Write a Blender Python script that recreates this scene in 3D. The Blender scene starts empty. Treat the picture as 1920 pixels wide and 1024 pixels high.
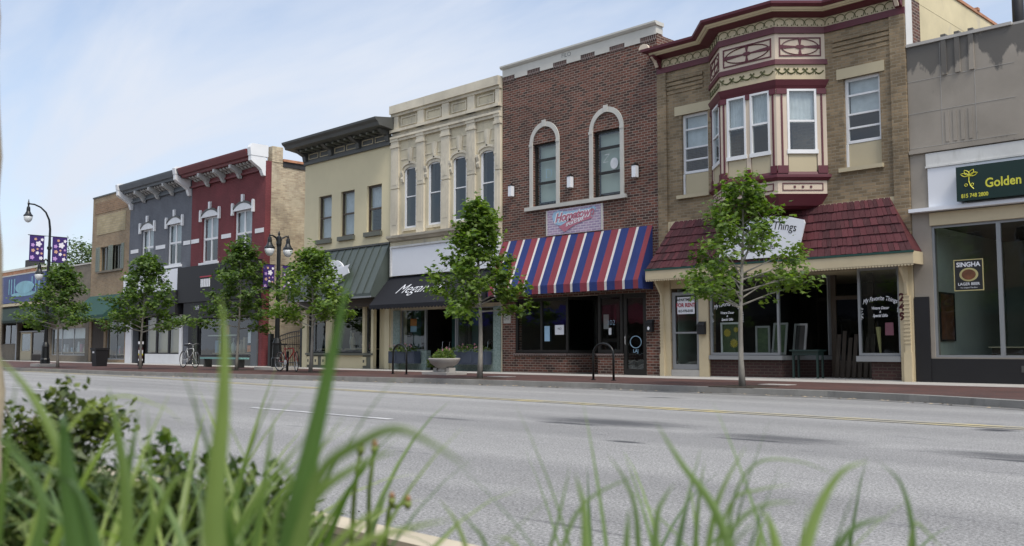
import bpy, math, random
from mathutils import Vector, Matrix
R = math.radians
sc = bpy.context.scene
col = sc.collection
# ------------------------------------------------------------ camera, sky, sun, exposure
EYE = 0.87
TH = math.atan(143/1800.0)                                  # upward tilt of the view
AL = math.atan(1790*math.cos(TH)/1800.0)                    # angle between the view and the street
cd = bpy.data.cameras.new('camera'); cam = bpy.data.objects.new('camera', cd); col.objects.link(cam)
cd.sensor_width = 36; cd.lens = 36*1800/1920.0
cd.clip_start = 0.05; cd.clip_end = 2000
cam.location = (0, 0, EYE); cam.rotation_euler = (R(90)+TH, 0, R(90)-AL)
cd.dof.use_dof = True; cd.dof.focus_distance = 27; cd.dof.aperture_fstop = 5.6
sc.camera = cam
SUN_EL, SUN_AZ = 56, 108          # compass azimuth measured from +Y clockwise
w = bpy.data.worlds.new('World'); sc.world = w; w.use_nodes = True
nt = w.node_tree; N = nt.nodes; Lk = nt.links
bg = N['Background']; bg.inputs[1].default_value = 0.12
sky = N.new('ShaderNodeTexSky'); sky.sky_type = 'NISHITA'; sky.sun_disc = False
sky.sun_elevation = R(SUN_EL); sky.sun_rotation = R(SUN_AZ); sky.air_density = 1.0; sky.dust_density = 1.6; sky.ozone_density = 1.3
tc = N.new('ShaderNodeTexCoord'); sp = N.new('ShaderNodeSeparateXYZ'); Lk.new(tc.outputs['Generated'], sp.inputs[0])
mz = N.new('ShaderNodeMath'); mz.operation = 'MAXIMUM'; mz.inputs[1].default_value = .05; Lk.new(sp.outputs[2], mz.inputs[0])
az = N.new('ShaderNodeMath'); az.operation = 'ADD'; az.inputs[1].default_value = .25; Lk.new(mz.outputs[0], az.inputs[0])
dx = N.new('ShaderNodeMath'); dx.operation = 'DIVIDE'; Lk.new(sp.outputs[0], dx.inputs[0]); Lk.new(az.outputs[0], dx.inputs[1])
dy = N.new('ShaderNodeMath'); dy.operation = 'DIVIDE'; Lk.new(sp.outputs[1], dy.inputs[0]); Lk.new(az.outputs[0], dy.inputs[1])
cb = N.new('ShaderNodeCombineXYZ'); Lk.new(dx.outputs[0], cb.inputs[0]); Lk.new(dy.outputs[0], cb.inputs[1])
mp = N.new('ShaderNodeMapping'); mp.inputs['Rotation'].default_value = (0, 0, R(60)); mp.inputs['Scale'].default_value = (.55, 1.9, 1); mp.inputs['Location'].default_value = (1.3, .35, 0)
Lk.new(cb.outputs[0], mp.inputs[0])
nz = N.new('ShaderNodeTexNoise'); nz.inputs['Scale'].default_value = 1.25; nz.inputs['Detail'].default_value = 9; nz.inputs['Roughness'].default_value = .55; nz.inputs['Distortion'].default_value = .5
Lk.new(mp.outputs[0], nz.inputs['Vector'])
cr = N.new('ShaderNodeValToRGB'); cr.color_ramp.elements[0].position = .36; cr.color_ramp.elements[1].position = .62
cr.color_ramp.elements[0].color = (.3, .3, .3, 1); cr.color_ramp.elements[1].color = (1, 1, 1, 1)
Lk.new(nz.outputs[0], cr.inputs[0])
mx = N.new('ShaderNodeMix'); mx.data_type = 'RGBA'; 
sdir = (math.sin(R(SUN_AZ))*math.cos(R(SUN_EL)), math.cos(R(SUN_AZ))*math.cos(R(SUN_EL)), math.sin(R(SUN_EL)))
dp = N.new('ShaderNodeVectorMath'); dp.operation = 'DOT_PRODUCT'; dp.inputs[1].default_value = sdir; Lk.new(tc.outputs['Generated'], dp.inputs[0])
gl = N.new('ShaderNodeMapRange'); gl.inputs[1].default_value = 0; gl.inputs[2].default_value = 1; gl.inputs[3].default_value = 1; gl.inputs[4].default_value = 1.7; Lk.new(dp.outputs['Value'], gl.inputs[0])
cc = N.new('ShaderNodeVectorMath'); cc.operation = 'SCALE'; cc.inputs[0].default_value = (3.8, 4.12, 4.7); Lk.new(gl.outputs[0], cc.inputs['Scale']); Lk.new(cc.outputs[0], mx.inputs[7])
Lk.new(cr.outputs[0], mx.inputs[0]); Lk.new(sky.outputs[0], mx.inputs[6]); Lk.new(mx.outputs[2], bg.inputs[0])
sl = bpy.data.lights.new('sun', 'SUN'); sl.energy = 1.75; sl.angle = R(18); sl.color = (1, .93, .82)
so = bpy.data.objects.new('sun', sl); col.objects.link(so)
sd = Vector((math.sin(R(SUN_AZ))*math.cos(R(SUN_EL)), math.cos(R(SUN_AZ))*math.cos(R(SUN_EL)), math.sin(R(SUN_EL))))
so.rotation_euler = sd.to_track_quat('Z', 'Y').to_euler()
vs = sc.view_settings; vs.view_transform = 'Standard'; vs.look = 'None'; vs.gamma = 1; vs.exposure = 0.72; vs.use_curve_mapping = False

# ------------------------------------------------------------ measuring: a sight line meets a wall plane / a distance
FW = Vector((-math.cos(AL), math.sin(AL), 0)); RT = Vector((math.sin(AL), math.cos(AL), 0))
def ray(px, py):
    a = (px-960)/1800; b = (512-py)/1800
    d = math.cos(TH)-b*math.sin(TH); u = math.sin(TH)+b*math.cos(TH)
    return FW*d+RT*a+Vector((0, 0, u))
def P(px, py, Y):
    r = ray(px, py); t = Y/r.y; return r.x*t, EYE+r.z*t
def at(px, py, d):
    return ray(px, py)*d+Vector((0, 0, EYE))
F = 22.06           # plane of the shop fronts
Z0 = 0.13           # pavement height

# ------------------------------------------------------------ materials
def lin(c):
    if isinstance(c, str):
        c = c.lstrip('#'); c = [int(c[i:i+2], 16)/255 for i in (0, 2, 4)]
        c = [x/12.92 if x <= .04045 else ((x+.055)/1.055)**2.4 for x in c]
    return (c[0], c[1], c[2], 1)
def base(name):
    m = bpy.data.materials.new(name); m.use_nodes = True
    return m, m.node_tree.nodes, m.node_tree.links, m.node_tree.nodes['Principled BSDF']
def mixc(N, L, fac, a, b, mode='MIX'):
    x = N.new('ShaderNodeMix'); x.data_type = 'RGBA'; x.blend_type = mode
    for s, v in ((0, fac), (6, a), (7, b)):
        if hasattr(v, 'is_linked'): L.new(v, x.inputs[s])
        elif v is not None: x.inputs[s].default_value = v
    return x.outputs[2]
def noise(N, L, vec, scale, detail=4, rough=.55, stretch=None):
    if stretch:
        m = N.new('ShaderNodeMapping'); m.inputs['Scale'].default_value = stretch; L.new(vec, m.inputs[0]); vec = m.outputs[0]
    n = N.new('ShaderNodeTexNoise'); n.inputs['Scale'].default_value = scale; n.inputs['Detail'].default_value = detail; n.inputs['Roughness'].default_value = rough
    L.new(vec, n.inputs['Vector']); return n.outputs[0]
def ramp(N, L, v, p0, p1, c0=0, c1=1):
    r = N.new('ShaderNodeMapRange'); r.inputs[1].default_value = p0; r.inputs[2].default_value = p1; r.inputs[3].default_value = c0; r.inputs[4].default_value = c1
    L.new(v, r.inputs[0]); return r.outputs[0]
def bump(N, L, v, bs, dist=.01, st=.5):
    b = N.new('ShaderNodeBump'); b.inputs['Strength'].default_value = st; b.inputs['Distance'].default_value = dist
    L.new(v, b.inputs['Height']); L.new(b.outputs[0], bs.inputs['Normal'])
def pos(N): return N.new('ShaderNodeNewGeometry').outputs['Position']
def paint(name, c, rough=.6, var=.18, scale=1.2, bmp=.15, metal=0, streak=False, dirt=None, fine=30):
    m, N, L, b = base(name); c = lin(c); p = pos(N)
    n1 = noise(N, L, p, scale, 6, .6, (1, 1, .25) if streak else None)
    lo = tuple(x*(1-var) for x in c[:3])+(1,); hi = tuple(min(1, x*(1+var*.6)) for x in c[:3])+(1,)
    o = mixc(N, L, ramp(N, L, n1, .3, .7), lo, hi)
    if dirt:
        n2 = noise(N, L, p, scale*2.3, 8, .65, (1, 1, .4))
        o = mixc(N, L, ramp(N, L, n2, .55, .72, 0, dirt[1]), o, lin(dirt[0]))
    L.new(o, b.inputs['Base Color']); b.inputs['Roughness'].default_value = rough; b.inputs['Metallic'].default_value = metal
    if bmp: bump(N, L, noise(N, L, p, fine, 4), b, .004, bmp)
    return m
def brick(name, c1, c2, mortar, bw=.215, bh=.075, ms=.012, var=.35, dirt=None, patch=None, st=.7, painted=False):
    m, N, L, b = base(name); p = pos(N)
    s = N.new('ShaderNodeSeparateXYZ'); L.new(p, s.inputs[0])
    a = N.new('ShaderNodeMath'); L.new(s.outputs[0], a.inputs[0]); L.new(s.outputs[1], a.inputs[1])
    cx = N.new('ShaderNodeCombineXYZ'); L.new(a.outputs[0], cx.inputs[0]); L.new(s.outputs[2], cx.inputs[1])
    t = N.new('ShaderNodeTexBrick'); L.new(cx.outputs[0], t.inputs['Vector'])
    t.inputs['Color1'].default_value = lin(c1); t.inputs['Color2'].default_value = lin(c2); t.inputs['Mortar'].default_value = lin(mortar)
    t.inputs['Scale'].default_value = 1; t.inputs['Brick Width'].default_value = bw; t.inputs['Row Height'].default_value = bh
    t.inputs['Mortar Size'].default_value = ms; t.inputs['Mortar Smooth'].default_value = .3; t.inputs['Bias'].default_value = 0
    o = t.outputs[0]
    n1 = noise(N, L, p, .9, 6, .6)
    o = mixc(N, L, 1.0, o, mixc(N, L, ramp(N, L, n1, .3, .7), (1-var,)*3+(1,), (1.12,)*3+(1,)), 'MULTIPLY')
    if patch:
        n3 = noise(N, L, p, patch[2], 5, .6)
        o = mixc(N, L, ramp(N, L, n3, patch[3], patch[3]+.1, 0, patch[1]), o, lin(patch[0]))
    if dirt:
        n2 = noise(N, L, p, 2.2, 8, .7, (1, 1, .35))
        o = mixc(N, L, ramp(N, L, n2, .52, .7, 0, dirt[1]), o, lin(dirt[0]))
    L.new(o, b.inputs['Base Color']); b.inputs['Roughness'].default_value = .85
    f = N.new('ShaderNodeMath'); f.operation = 'MULTIPLY_ADD'; f.inputs[1].default_value = -1; f.inputs[2].default_value = 1; L.new(t.outputs[1], f.inputs[0])
    ad = N.new('ShaderNodeMath'); ad.operation = 'MULTIPLY_ADD'; ad.inputs[1].default_value = .5; L.new(noise(N, L, p, 25, 3), ad.inputs[0]); L.new(f.outputs[0], ad.inputs[2])
    bump(N, L, ad.outputs[0], b, .008, st)
    return m
def glassm(name, tint=(.75, .8, .8), ior=1.75, rough=.015, spec=(.95, .98, 1)):
    m, N, L, b = base(name); N.remove(b); out = N['Material Output']
    t = N.new('ShaderNodeBsdfTransparent'); t.inputs[0].default_value = (*tint, 1)
    g = N.new('ShaderNodeBsdfGlossy'); g.inputs['Color'].default_value = (*spec, 1); g.inputs['Roughness'].default_value = rough
    f = N.new('ShaderNodeFresnel'); gg = N.new('ShaderNodeNewGeometry'); mr = N.new('ShaderNodeMapRange'); mr.inputs[3].default_value = ior; mr.inputs[4].default_value = 1/ior; L.new(gg.outputs['Backfacing'], mr.inputs[0]); L.new(mr.outputs[0], f.inputs[0])
    bp = N.new('ShaderNodeBump'); bp.inputs['Strength'].default_value = .05; bp.inputs['Distance'].default_value = .05; L.new(noise(N, L, pos(N), 1.6, 2), bp.inputs['Height']); L.new(bp.outputs[0], g.inputs['Normal'])
    x = N.new('ShaderNodeMixShader'); L.new(f.outputs[0], x.inputs[0]); L.new(t.outputs[0], x.inputs[1]); L.new(g.outputs[0], x.inputs[2]); L.new(x.outputs[0], out.inputs[0])
    return m
def leafm(name, c0, c1, trans=.35, sc_=1.5, rough=.5, stripes=False):
    m, N, L, b = base(name); out = N['Material Output']
    g = N.new('ShaderNodeNewGeometry')
    o = mixc(N, L, g.outputs['Random Per Island'], lin(c0), lin(c1))
    n = noise(N, L, g.outputs['Position'], sc_, 3)
    o = mixc(N, L, 1.0, o, mixc(N, L, ramp(N, L, n, .3, .7), (.65, .7, .6, 1), (1.25, 1.2, 1.1, 1)), 'MULTIPLY')
    L.new(o, b.inputs['Base Color']); b.inputs['Roughness'].default_value = rough
    t = N.new('ShaderNodeBsdfTranslucent'); L.new(mixc(N, L, 1.0, o, (1.5, 1.7, .6, 1), 'MULTIPLY'), t.inputs[0])
    x = N.new('ShaderNodeMixShader'); x.inputs[0].default_value = trans
    L.new(b.outputs[0], x.inputs[1]); L.new(t.outputs[0], x.inputs[2]); L.new(x.outputs[0], out.inputs[0])
    return m
M = {}
M['white'] = paint('white_paint', (.72, .73, .74), .5, .08)
M['white_old'] = paint('weathered_white_paint', (.62, .62, .6), .7, .15, dirt=((.25, .24, .2), .35))
M['bracket_grey'] = paint('aged_pale_grey_paint', (.42, .42, .41), .7, .2, scale=4)
M['sign_white'] = paint('white_sign_board', (.74, .76, .8), .45, .03, bmp=0)
M['grey_wall'] = brick('grey_painted_brick', (.125, .135, .155), (.14, .15, .17), (.11, .12, .14), var=.16, st=.5, dirt=((.085, .09, .1), .5))
M['grey_trim'] = paint('grey_trim_paint', (.11, .125, .14), .6, .15)
M['red_wall'] = brick('red_painted_brick', (.16, .035, .04), (.18, .04, .045), (.13, .028, .034), var=.2, st=.5, dirt=((.1, .026, .03), .5))
M['red_trim'] = paint('red_trim_paint', (.15, .028, .033), .55, .15)
M['tan_brick'] = brick('tan_brick', (.33, .235, .13), (.26, .17, .09), (.3, .26, .2), var=.25)
M['tan_panel'] = brick('pale_tan_brick', (.4, .33, .2), (.33, .27, .15), (.3, .26, .2), bh=.14, bw=.4, var=.15)
M['tan_band'] = brick('russet_brick', (.28, .17, .09), (.2, .12, .065), (.25, .2, .15), bh=.11, bw=.25, var=.2)
M['low_wall'] = brick('brown_grey_brick', (.2, .17, .125), (.16, .135, .1), (.17, .15, .12), var=.2)
M['orange_brick'] = brick('orange_brick', (.5, .24, .13), (.42, .2, .11), (.4, .25, .17), bw=.4, bh=.15)
M['cream_brick'] = brick('old_cream_brick', (.56, .47, .32), (.36, .28, .19), (.45, .39, .29), bw=.23, bh=.08, ms=.012, var=.3, dirt=((.2, .165, .13), .5), patch=((.6, .54, .4), .45, .5, .5))
M['cream'] = paint('cream_stucco', (.63, .56, .37), .8, .07, scale=.7)
M['dark_trim'] = paint('charcoal_trim', (.075, .078, .074), .55, .2)
M['olive_trim'] = paint('olive_grey_trim', (.12, .125, .1), .6, .1)
M['lime'] = paint('weathered_limestone', (.6, .545, .43), .85, .2, scale=.9, dirt=((.3, .28, .24), .7), bmp=.4)
M['lime_yellow'] = paint('yellowed_limestone', (.57, .51, .37), .85, .2, scale=.9, dirt=((.26, .24, .21), .75), bmp=.4)
M['dark_brick'] = brick('dark_red_brick', (.175, .064, .042), (.045, .022, .017), (.27, .22, .18), bw=.215, bh=.078, ms=.0105, var=.3)
M['soldier'] = brick('soldier_brick', (.1, .045, .035), (.04, .022, .02), (.26, .22, .2), bw=.075, bh=.24, ms=.012)
M['mural_brick'] = brick('painted_mural_brick', (.42, .3, .42), (.3, .24, .36), (.55, .5, .56), bw=.215, bh=.078, ms=.014, var=.12)
M['stone_pale'] = paint('pale_dressed_stone', (.5, .49, .45), .8, .1)
M['olive_brick'] = brick('olive_brown_brick', (.32, .235, .14), (.19, .14, .082), (.28, .235, .165), bw=.22, bh=.078, ms=.01, var=.3, dirt=((.07, .06, .045), .45))
M['maroon'] = paint('maroon_paint', (.1, .017, .027), .5, .12)
M['cream_trim'] = paint('cream_wood_paint', (.52, .44, .29), .6, .08, scale=2)
M['pink_cream'] = paint('rosy_cream_paint', (.56, .47, .37), .6, .06)
M['green_orn'] = paint('olive_green_ornament', (.09, .1, .035), .6, .1)
M['plaster'] = paint('patched_yellow_plaster', (.6, .52, .33), .85, .2, scale=.7, dirt=((.4, .36, .3), .8))
M['board_tan'] = paint('beige_infill_board', (.46, .4, .27), .7, .05)
M['black'] = paint('black_paint', (.007, .007, .009), .6, .2)
M['black_fabric'] = paint('black_canvas', (.006, .007, .012), .85, .2)
M['iron'] = paint('black_cast_iron', (.012, .014, .015), .35, .2, metal=.2)
M['bronze'] = paint('dark_bronze_frame', (.025, .024, .022), .4, .1, metal=.3)
M['brown_frame'] = paint('brown_window_frame', (.07, .05, .035), .5, .1)
M['alu'] = paint('grey_aluminium_frame', (.3, .315, .33), .4, .05, metal=.4)  # metal tone lowered so the shop fronts carry painted shade
M['metal_roof'] = paint('grey_green_metal_roof', (.085, .105, .095), .45, .12, scale=.8, metal=.2)
M['awn_green'] = paint('dark_green_canvas', (.014, .06, .05), .8, .1)
M['awn_blue'] = paint('blue_canvas', (.014, .032, .15), .8, .2, scale=1.6, bmp=.6, streak=True, fine=5)
M['awn_red'] = paint('red_canvas', (.22, .035, .05), .8, .2, scale=1.6, bmp=.6, streak=True, fine=5)
M['awn_white'] = paint('white_canvas', (.6, .58, .55), .8, .2, scale=1.6, bmp=.6, streak=True, fine=5)
M['shingle'] = paint('maroon_cedar_shingle', (.085, .016, .02), .7, .45, scale=6, bmp=.4, dirt=((.18, .07, .07), .3))
def shingle_mat():
    m, N, L, b = base('maroon_cedar_shake'); g = N.new('ShaderNodeNewGeometry')
    o = mixc(N, L, g.outputs['Random Per Island'], (.045, .010, .013, 1), (.105, .022, .028, 1))
    o = mixc(N, L, ramp(N, L, noise(N, L, g.outputs['Position'], 7, 6, .7, (3, 1, .5)), .5, .75, 0, .45), o, (.15, .065, .065, 1))
    L.new(o, b.inputs['Base Color']); b.inputs['Roughness'].default_value = .75; bump(N, L, noise(N, L, g.outputs['Position'], 20, 4, .7, (3, 1, .4)), b, .008, .6); return m
M['shake'] = shingle_mat()
M['curtain'] = paint('pale_curtain', (.62, .64, .66), .9, .15, scale=5)
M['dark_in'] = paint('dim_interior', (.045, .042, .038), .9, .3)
M['teal_in'] = paint('teal_interior', (.03, .1, .1), .8, .2)
M['pale_in'] = paint('pale_green_interior', (.62, .68, .58), .8, .08)
M['roofing'] = paint('grey_roofing', (.1, .1, .1), .9, .2)
M['glass'] = glassm('window_glass')
M['glass_dark'] = glassm('tinted_window_glass', (.35, .38, .4))
M['glass_shop'] = glassm('shop_window_glass', (.75, .8, .79), 1.7)
M['concrete'] = paint('pale_concrete', (.4, .385, .36), .85, .12, scale=2, bmp=.4)
M['kerbm'] = paint('worn_kerb_concrete', (.24, .235, .22), .9, .25, scale=1.5, dirt=((.08, .08, .075), .6), bmp=.5)
M['gutterm'] = paint('stained_shaded_gutter_concrete', (.17, .168, .165), .9, .3, scale=1.2, dirt=((.05, .05, .05), .7), bmp=.5)  # gutter stains, plus a darker base standing in for kerb-face shade
M['near_kerb'] = paint('sandy_kerb_concrete', (.5, .44, .33), .9, .12, scale=4, bmp=.5)
M['mosaic'] = brick('blue_green_mosaic', (.28, .36, .34), (.14, .22, .2), (.3, .36, .33), bw=.05, bh=.05, ms=.006, var=.15)
M['box_blue'] = paint('slate_blue_planter', (.05, .065, .1), .6, .1)
M['bark'] = paint('grey_bark', (.27, .255, .225), .9, .4, scale=9, streak=True, bmp=.7)
M['leaf'] = leafm('maple_leaf', (.04, .09, .02), (.14, .21, .045), .4)
M['leaf_light'] = leafm('young_maple_leaf', (.06, .12, .022), (.17, .25, .04), .4)
M['leaf_far'] = leafm('distant_leaf', (.05, .09, .03), (.11, .16, .05), .35)
M['plant'] = leafm('planter_foliage', (.04, .09, .02), (.16, .22, .04), .3)
M['flower'] = paint('pink_petals', (.55, .25, .3), .6, .3, scale=30)
M['blade'] = leafm('daylily_leaf', (.09, .17, .06), (.36, .44, .18), .45, 6, .38)
M['blade_cool'] = leafm('bluish_daylily_leaf', (.11, .19, .1), (.3, .4, .19), .42, 6, .38)
M['shrubleaf'] = leafm('boxwood_leaf', (.03, .06, .014), (.17, .21, .04), .25, 12)
M['juniper'] = leafm('juniper_needle', (.03, .065, .022), (.12, .16, .045), .2, 12)
M['bud'] = paint('yellow_green_bud', (.2, .25, .06), .5, .2, scale=40)
M['bud_tip'] = paint('orange_bud_tip', (.3, .16, .07), .5, .2, scale=40)
M['trunk_tan'] = paint('peeling_tan_bark', (.42, .34, .23), .9, .35, scale=14, streak=True, bmp=.6)
M['soil'] = paint('dark_soil', (.04, .03, .02), .95, .4, scale=8, bmp=.8, fine=60)
M['purple'] = paint('purple_banner', (.035, .012, .13), .7, .1)
M['lilac'] = paint('lilac_print', (.5, .3, .62), .7, .05); M['petal_w'] = paint('white_print', (.78, .74, .8), .7, .03)
M['petal_o'] = paint('peach_print', (.6, .36, .25), .7, .05)
M['lampglass'] = paint('frosted_lamp_glass', (.7, .72, .72), .2, .05, bmp=0)
M['teal'] = paint('teal_bench_paint', (.2, .42, .4), .5, .1)
M['tyre'] = paint('black_rubber', (.012, .012, .012), .8, .1)
M['chrome'] = paint('bright_metal', (.6, .6, .6), .25, .05, metal=.9, bmp=0)
M['bike_red'] = paint('red_bicycle_paint', (.35, .015, .02), .3, .05, bmp=0)
M['bike_white'] = paint('silver_bicycle_paint', (.5, .52, .54), .3, .05, bmp=0)
M['sign_green'] = paint('dark_green_sign', (.008, .028, .024), .3, .05, bmp=0)
M['yellow'] = paint('yellow_lettering', (.62, .6, .06), .5, .03, bmp=0)
M['gold'] = paint('gold_print', (.45, .4, .18), .5, .1, bmp=0)
M['sign_blue'] = paint('blue_mural', (.03, .05, .18), .5, .35, scale=.5, bmp=0)
M['cyan'] = paint('pale_cyan_mural', (.2, .42, .5), .5, .25, scale=1, bmp=0)
M['number_red'] = paint('dark_red_numerals', (.07, .008, .012), .4, .05)
M['text_red'] = paint('crimson_lettering', (.35, .02, .04), .5, .03, bmp=0)
M['text_black'] = paint('black_lettering', (.015, .015, .017), .5, .03, bmp=0)
M['bulk_brick'] = brick('dull_maroon_brick', (.045, .016, .014), (.03, .012, .011), (.055, .038, .03), var=.2)  # brick colour lowered to paint in the shade under the shop windows
M['shaded_white'] = paint('shaded_white_frame', (.26, .26, .25), .8, .15)  # white frame paint darkened to stand in for the shade of the shop recess
M['sky_blue'] = paint('light_blue_paint', (.32, .5, .66), .6, .1); M['rose'] = paint('faded_rose_paint', (.45, .16, .22), .6, .1)
M['purple_awn'] = paint('violet_canvas', (.07, .05, .35), .7, .1)
M['wood'] = paint('weathered_wood', (.05, .038, .028), .8, .3, scale=8, streak=True)  # weathered wood, darkened further to put recess shade into its colour
M['dkgreen'] = paint('dark_green_table_paint', (.012, .03, .027), .5, .1)
M['orange'] = paint('orange_print', (.6, .2, .05), .6, .05, bmp=0)
M['skin_pic'] = paint('painting_canvas', (.16, .06, .025), .6, .5, scale=5)
M['sunfl'] = paint('yellow_petals_glass', (.55, .42, .04), .5, .15, scale=20); M['pic_green'] = paint('green_painted_glass', (.05, .08, .03), .4, .4, scale=10)
M['terra'] = paint('terracotta_coping', (.42, .2, .11), .8, .3, scale=6)
M['awn_dark'] = paint('near_black_green_canvas', (.008, .022, .017), .85, .1)
M['tar'] = paint('black_flashing', (.03, .03, .032), .8, .4, scale=6)
M['shutter'] = paint('grey_green_shutter', (.17, .2, .17), .6, .1)

def stone_mat():
    m, N, L, b = base('art_deco_stone'); p = pos(N)
    n = noise(N, L, p, .8, 6)
    o = mixc(N, L, ramp(N, L, n, .3, .7), (.24, .215, .18, 1), (.33, .295, .25, 1))
    s = N.new('ShaderNodeSeparateXYZ'); L.new(p, s.inputs[0])
    h = ramp(N, L, s.outputs[2], 6.2, 8.0, 0, .3)
    n2 = noise(N, L, p, 1.5, 7, .55, (1, 1, .55))
    a = N.new('ShaderNodeMath'); L.new(h, a.inputs[0]); L.new(n2, a.inputs[1])
    o = mixc(N, L, ramp(N, L, a.outputs[0], .665, .7, 0, .8), o, (.075, .073, .07, 1))
    L.new(o, b.inputs['Base Color']); b.inputs['Roughness'].default_value = .85
    bump(N, L, noise(N, L, p, 30, 4), b, .004, .4); return m
M['deco'] = stone_mat()
def road_mat():
    m, N, L, b = base('worn_asphalt'); p = pos(N)
    big = noise(N, L, p, .22, 5, .6, (.35, 1, 1))
    o = mixc(N, L, ramp(N, L, big, .35, .65), (.22, .218, .215, 1), (.285, .282, .278, 1))
    fine = noise(N, L, p, 55, 3, .8)
    o = mixc(N, L, 1.0, o, mixc(N, L, ramp(N, L, fine, .32, .68), (.25, .25, .25, 1), (1.8, 1.8, 1.78, 1)), 'MULTIPLY')
    mid = noise(N, L, p, 9, 5, .7)
    o = mixc(N, L, 1.0, o, mixc(N, L, ramp(N, L, mid, .35, .65), (.9, .9, .9, 1), (1.07, 1.07, 1.07, 1)), 'MULTIPLY')
    # worn wheel path with cracks and small pits running along the street
    cv = noise(N, L, p, 1.6, 8, .75, (.35, 1.6, 1))
    o = mixc(N, L, ramp(N, L, cv, .61, .67, 0, .7), o, (.09, .09, .1, 1))
    cv2 = noise(N, L, p, 5.5, 6, .8, (.3, 1.8, 1))
    o = mixc(N, L, ramp(N, L, cv2, .635, .67, 0, .75), o, (.07, .07, .08, 1))
    wv = noise(N, L, p, 1.0, 2, .5, (.03, 1.1, 1))
    o = mixc(N, L, 1.0, o, mixc(N, L, ramp(N, L, wv, .35, .65), (.86, .86, .87, 1), (1.1, 1.1, 1.1, 1)), 'MULTIPLY')
    s = N.new('ShaderNodeSeparateXYZ'); L.new(p, s.inputs[0])
    nn = noise(N, L, p, 6, 8, .85, (.3, 3.0, 1))
    def ell(cx, cy, rx, ry, amt):
        nonlocal o
        v = N.new('ShaderNodeVectorMath'); v.operation = 'SUBTRACT'; L.new(p, v.inputs[0]); v.inputs[1].default_value = (cx, cy, 0)
        q = N.new('ShaderNodeVectorMath'); q.operation = 'MULTIPLY'; L.new(v.outputs[0], q.inputs[0]); q.inputs[1].default_value = (1/rx, 1/ry, 0)
        l = N.new('ShaderNodeVectorMath'); l.operation = 'LENGTH'; L.new(q.outputs[0], l.inputs[0])
        a = N.new('ShaderNodeMath'); a.operation = 'MULTIPLY_ADD'; a.inputs[1].default_value = 1.9; L.new(nn, a.inputs[0]); L.new(l.outputs['Value'], a.inputs[2])
        o = mixc(N, L, ramp(N, L, a.outputs[0], 1.2, 1.75, amt, 0), o, (.035, .036, .042, 1))
    ell(-7.4, 8.95, 1.7, .75, .8); ell(-7.6, 8.5, .8, .16, .95); ell(-4.9, 8.55, 1.3, .5, .75); ell(-4.9, 8.2, .8, .12, .95); ell(-2.7, 8.45, 1.2, .45, .75); ell(-2.5, 8.15, .8, .12, .9)
    ell(-5.75, 7.2, .35, .13, 1); ell(-3.75, 11.05, .35, .3, 1); ell(-9.2, 8.0, .8, .15, .6); ell(-10.5, 14.2, .7, .25, .8); ell(-2.9, 13.6, .3, .12, .8); ell(-3.2, 3.6, .8, .05, .5)
    L.new(o, b.inputs['Base Color']); b.inputs['Roughness'].default_value = .8
    bump(N, L, fine, b, .006, .6); return m
M['road'] = road_mat()
def paver_mat():
    m, N, L, b = base('brick_pavers'); p = pos(N)
    t = N.new('ShaderNodeTexBrick'); L.new(p, t.inputs['Vector']); t.inputs['Color1'].default_value = (.1, .04, .03, 1); t.inputs['Color2'].default_value = (.06, .03, .027, 1); t.inputs['Mortar'].default_value = (.07, .055, .05, 1)
    t.inputs['Scale'].default_value = 1; t.inputs['Brick Width'].default_value = .2; t.inputs['Row Height'].default_value = .1; t.inputs['Mortar Size'].default_value = .006
    o = mixc(N, L, 1.0, t.outputs[0], mixc(N, L, ramp(N, L, noise(N, L, p, .8, 6), .3, .7), (.7, .7, .7, 1), (1.25, 1.2, 1.2, 1)), 'MULTIPLY')
    L.new(o, b.inputs['Base Color']); b.inputs['Roughness'].default_value = .85; bump(N, L, t.outputs[1], b, -.004, .5); return m
M['pavers'] = paver_mat()

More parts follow.
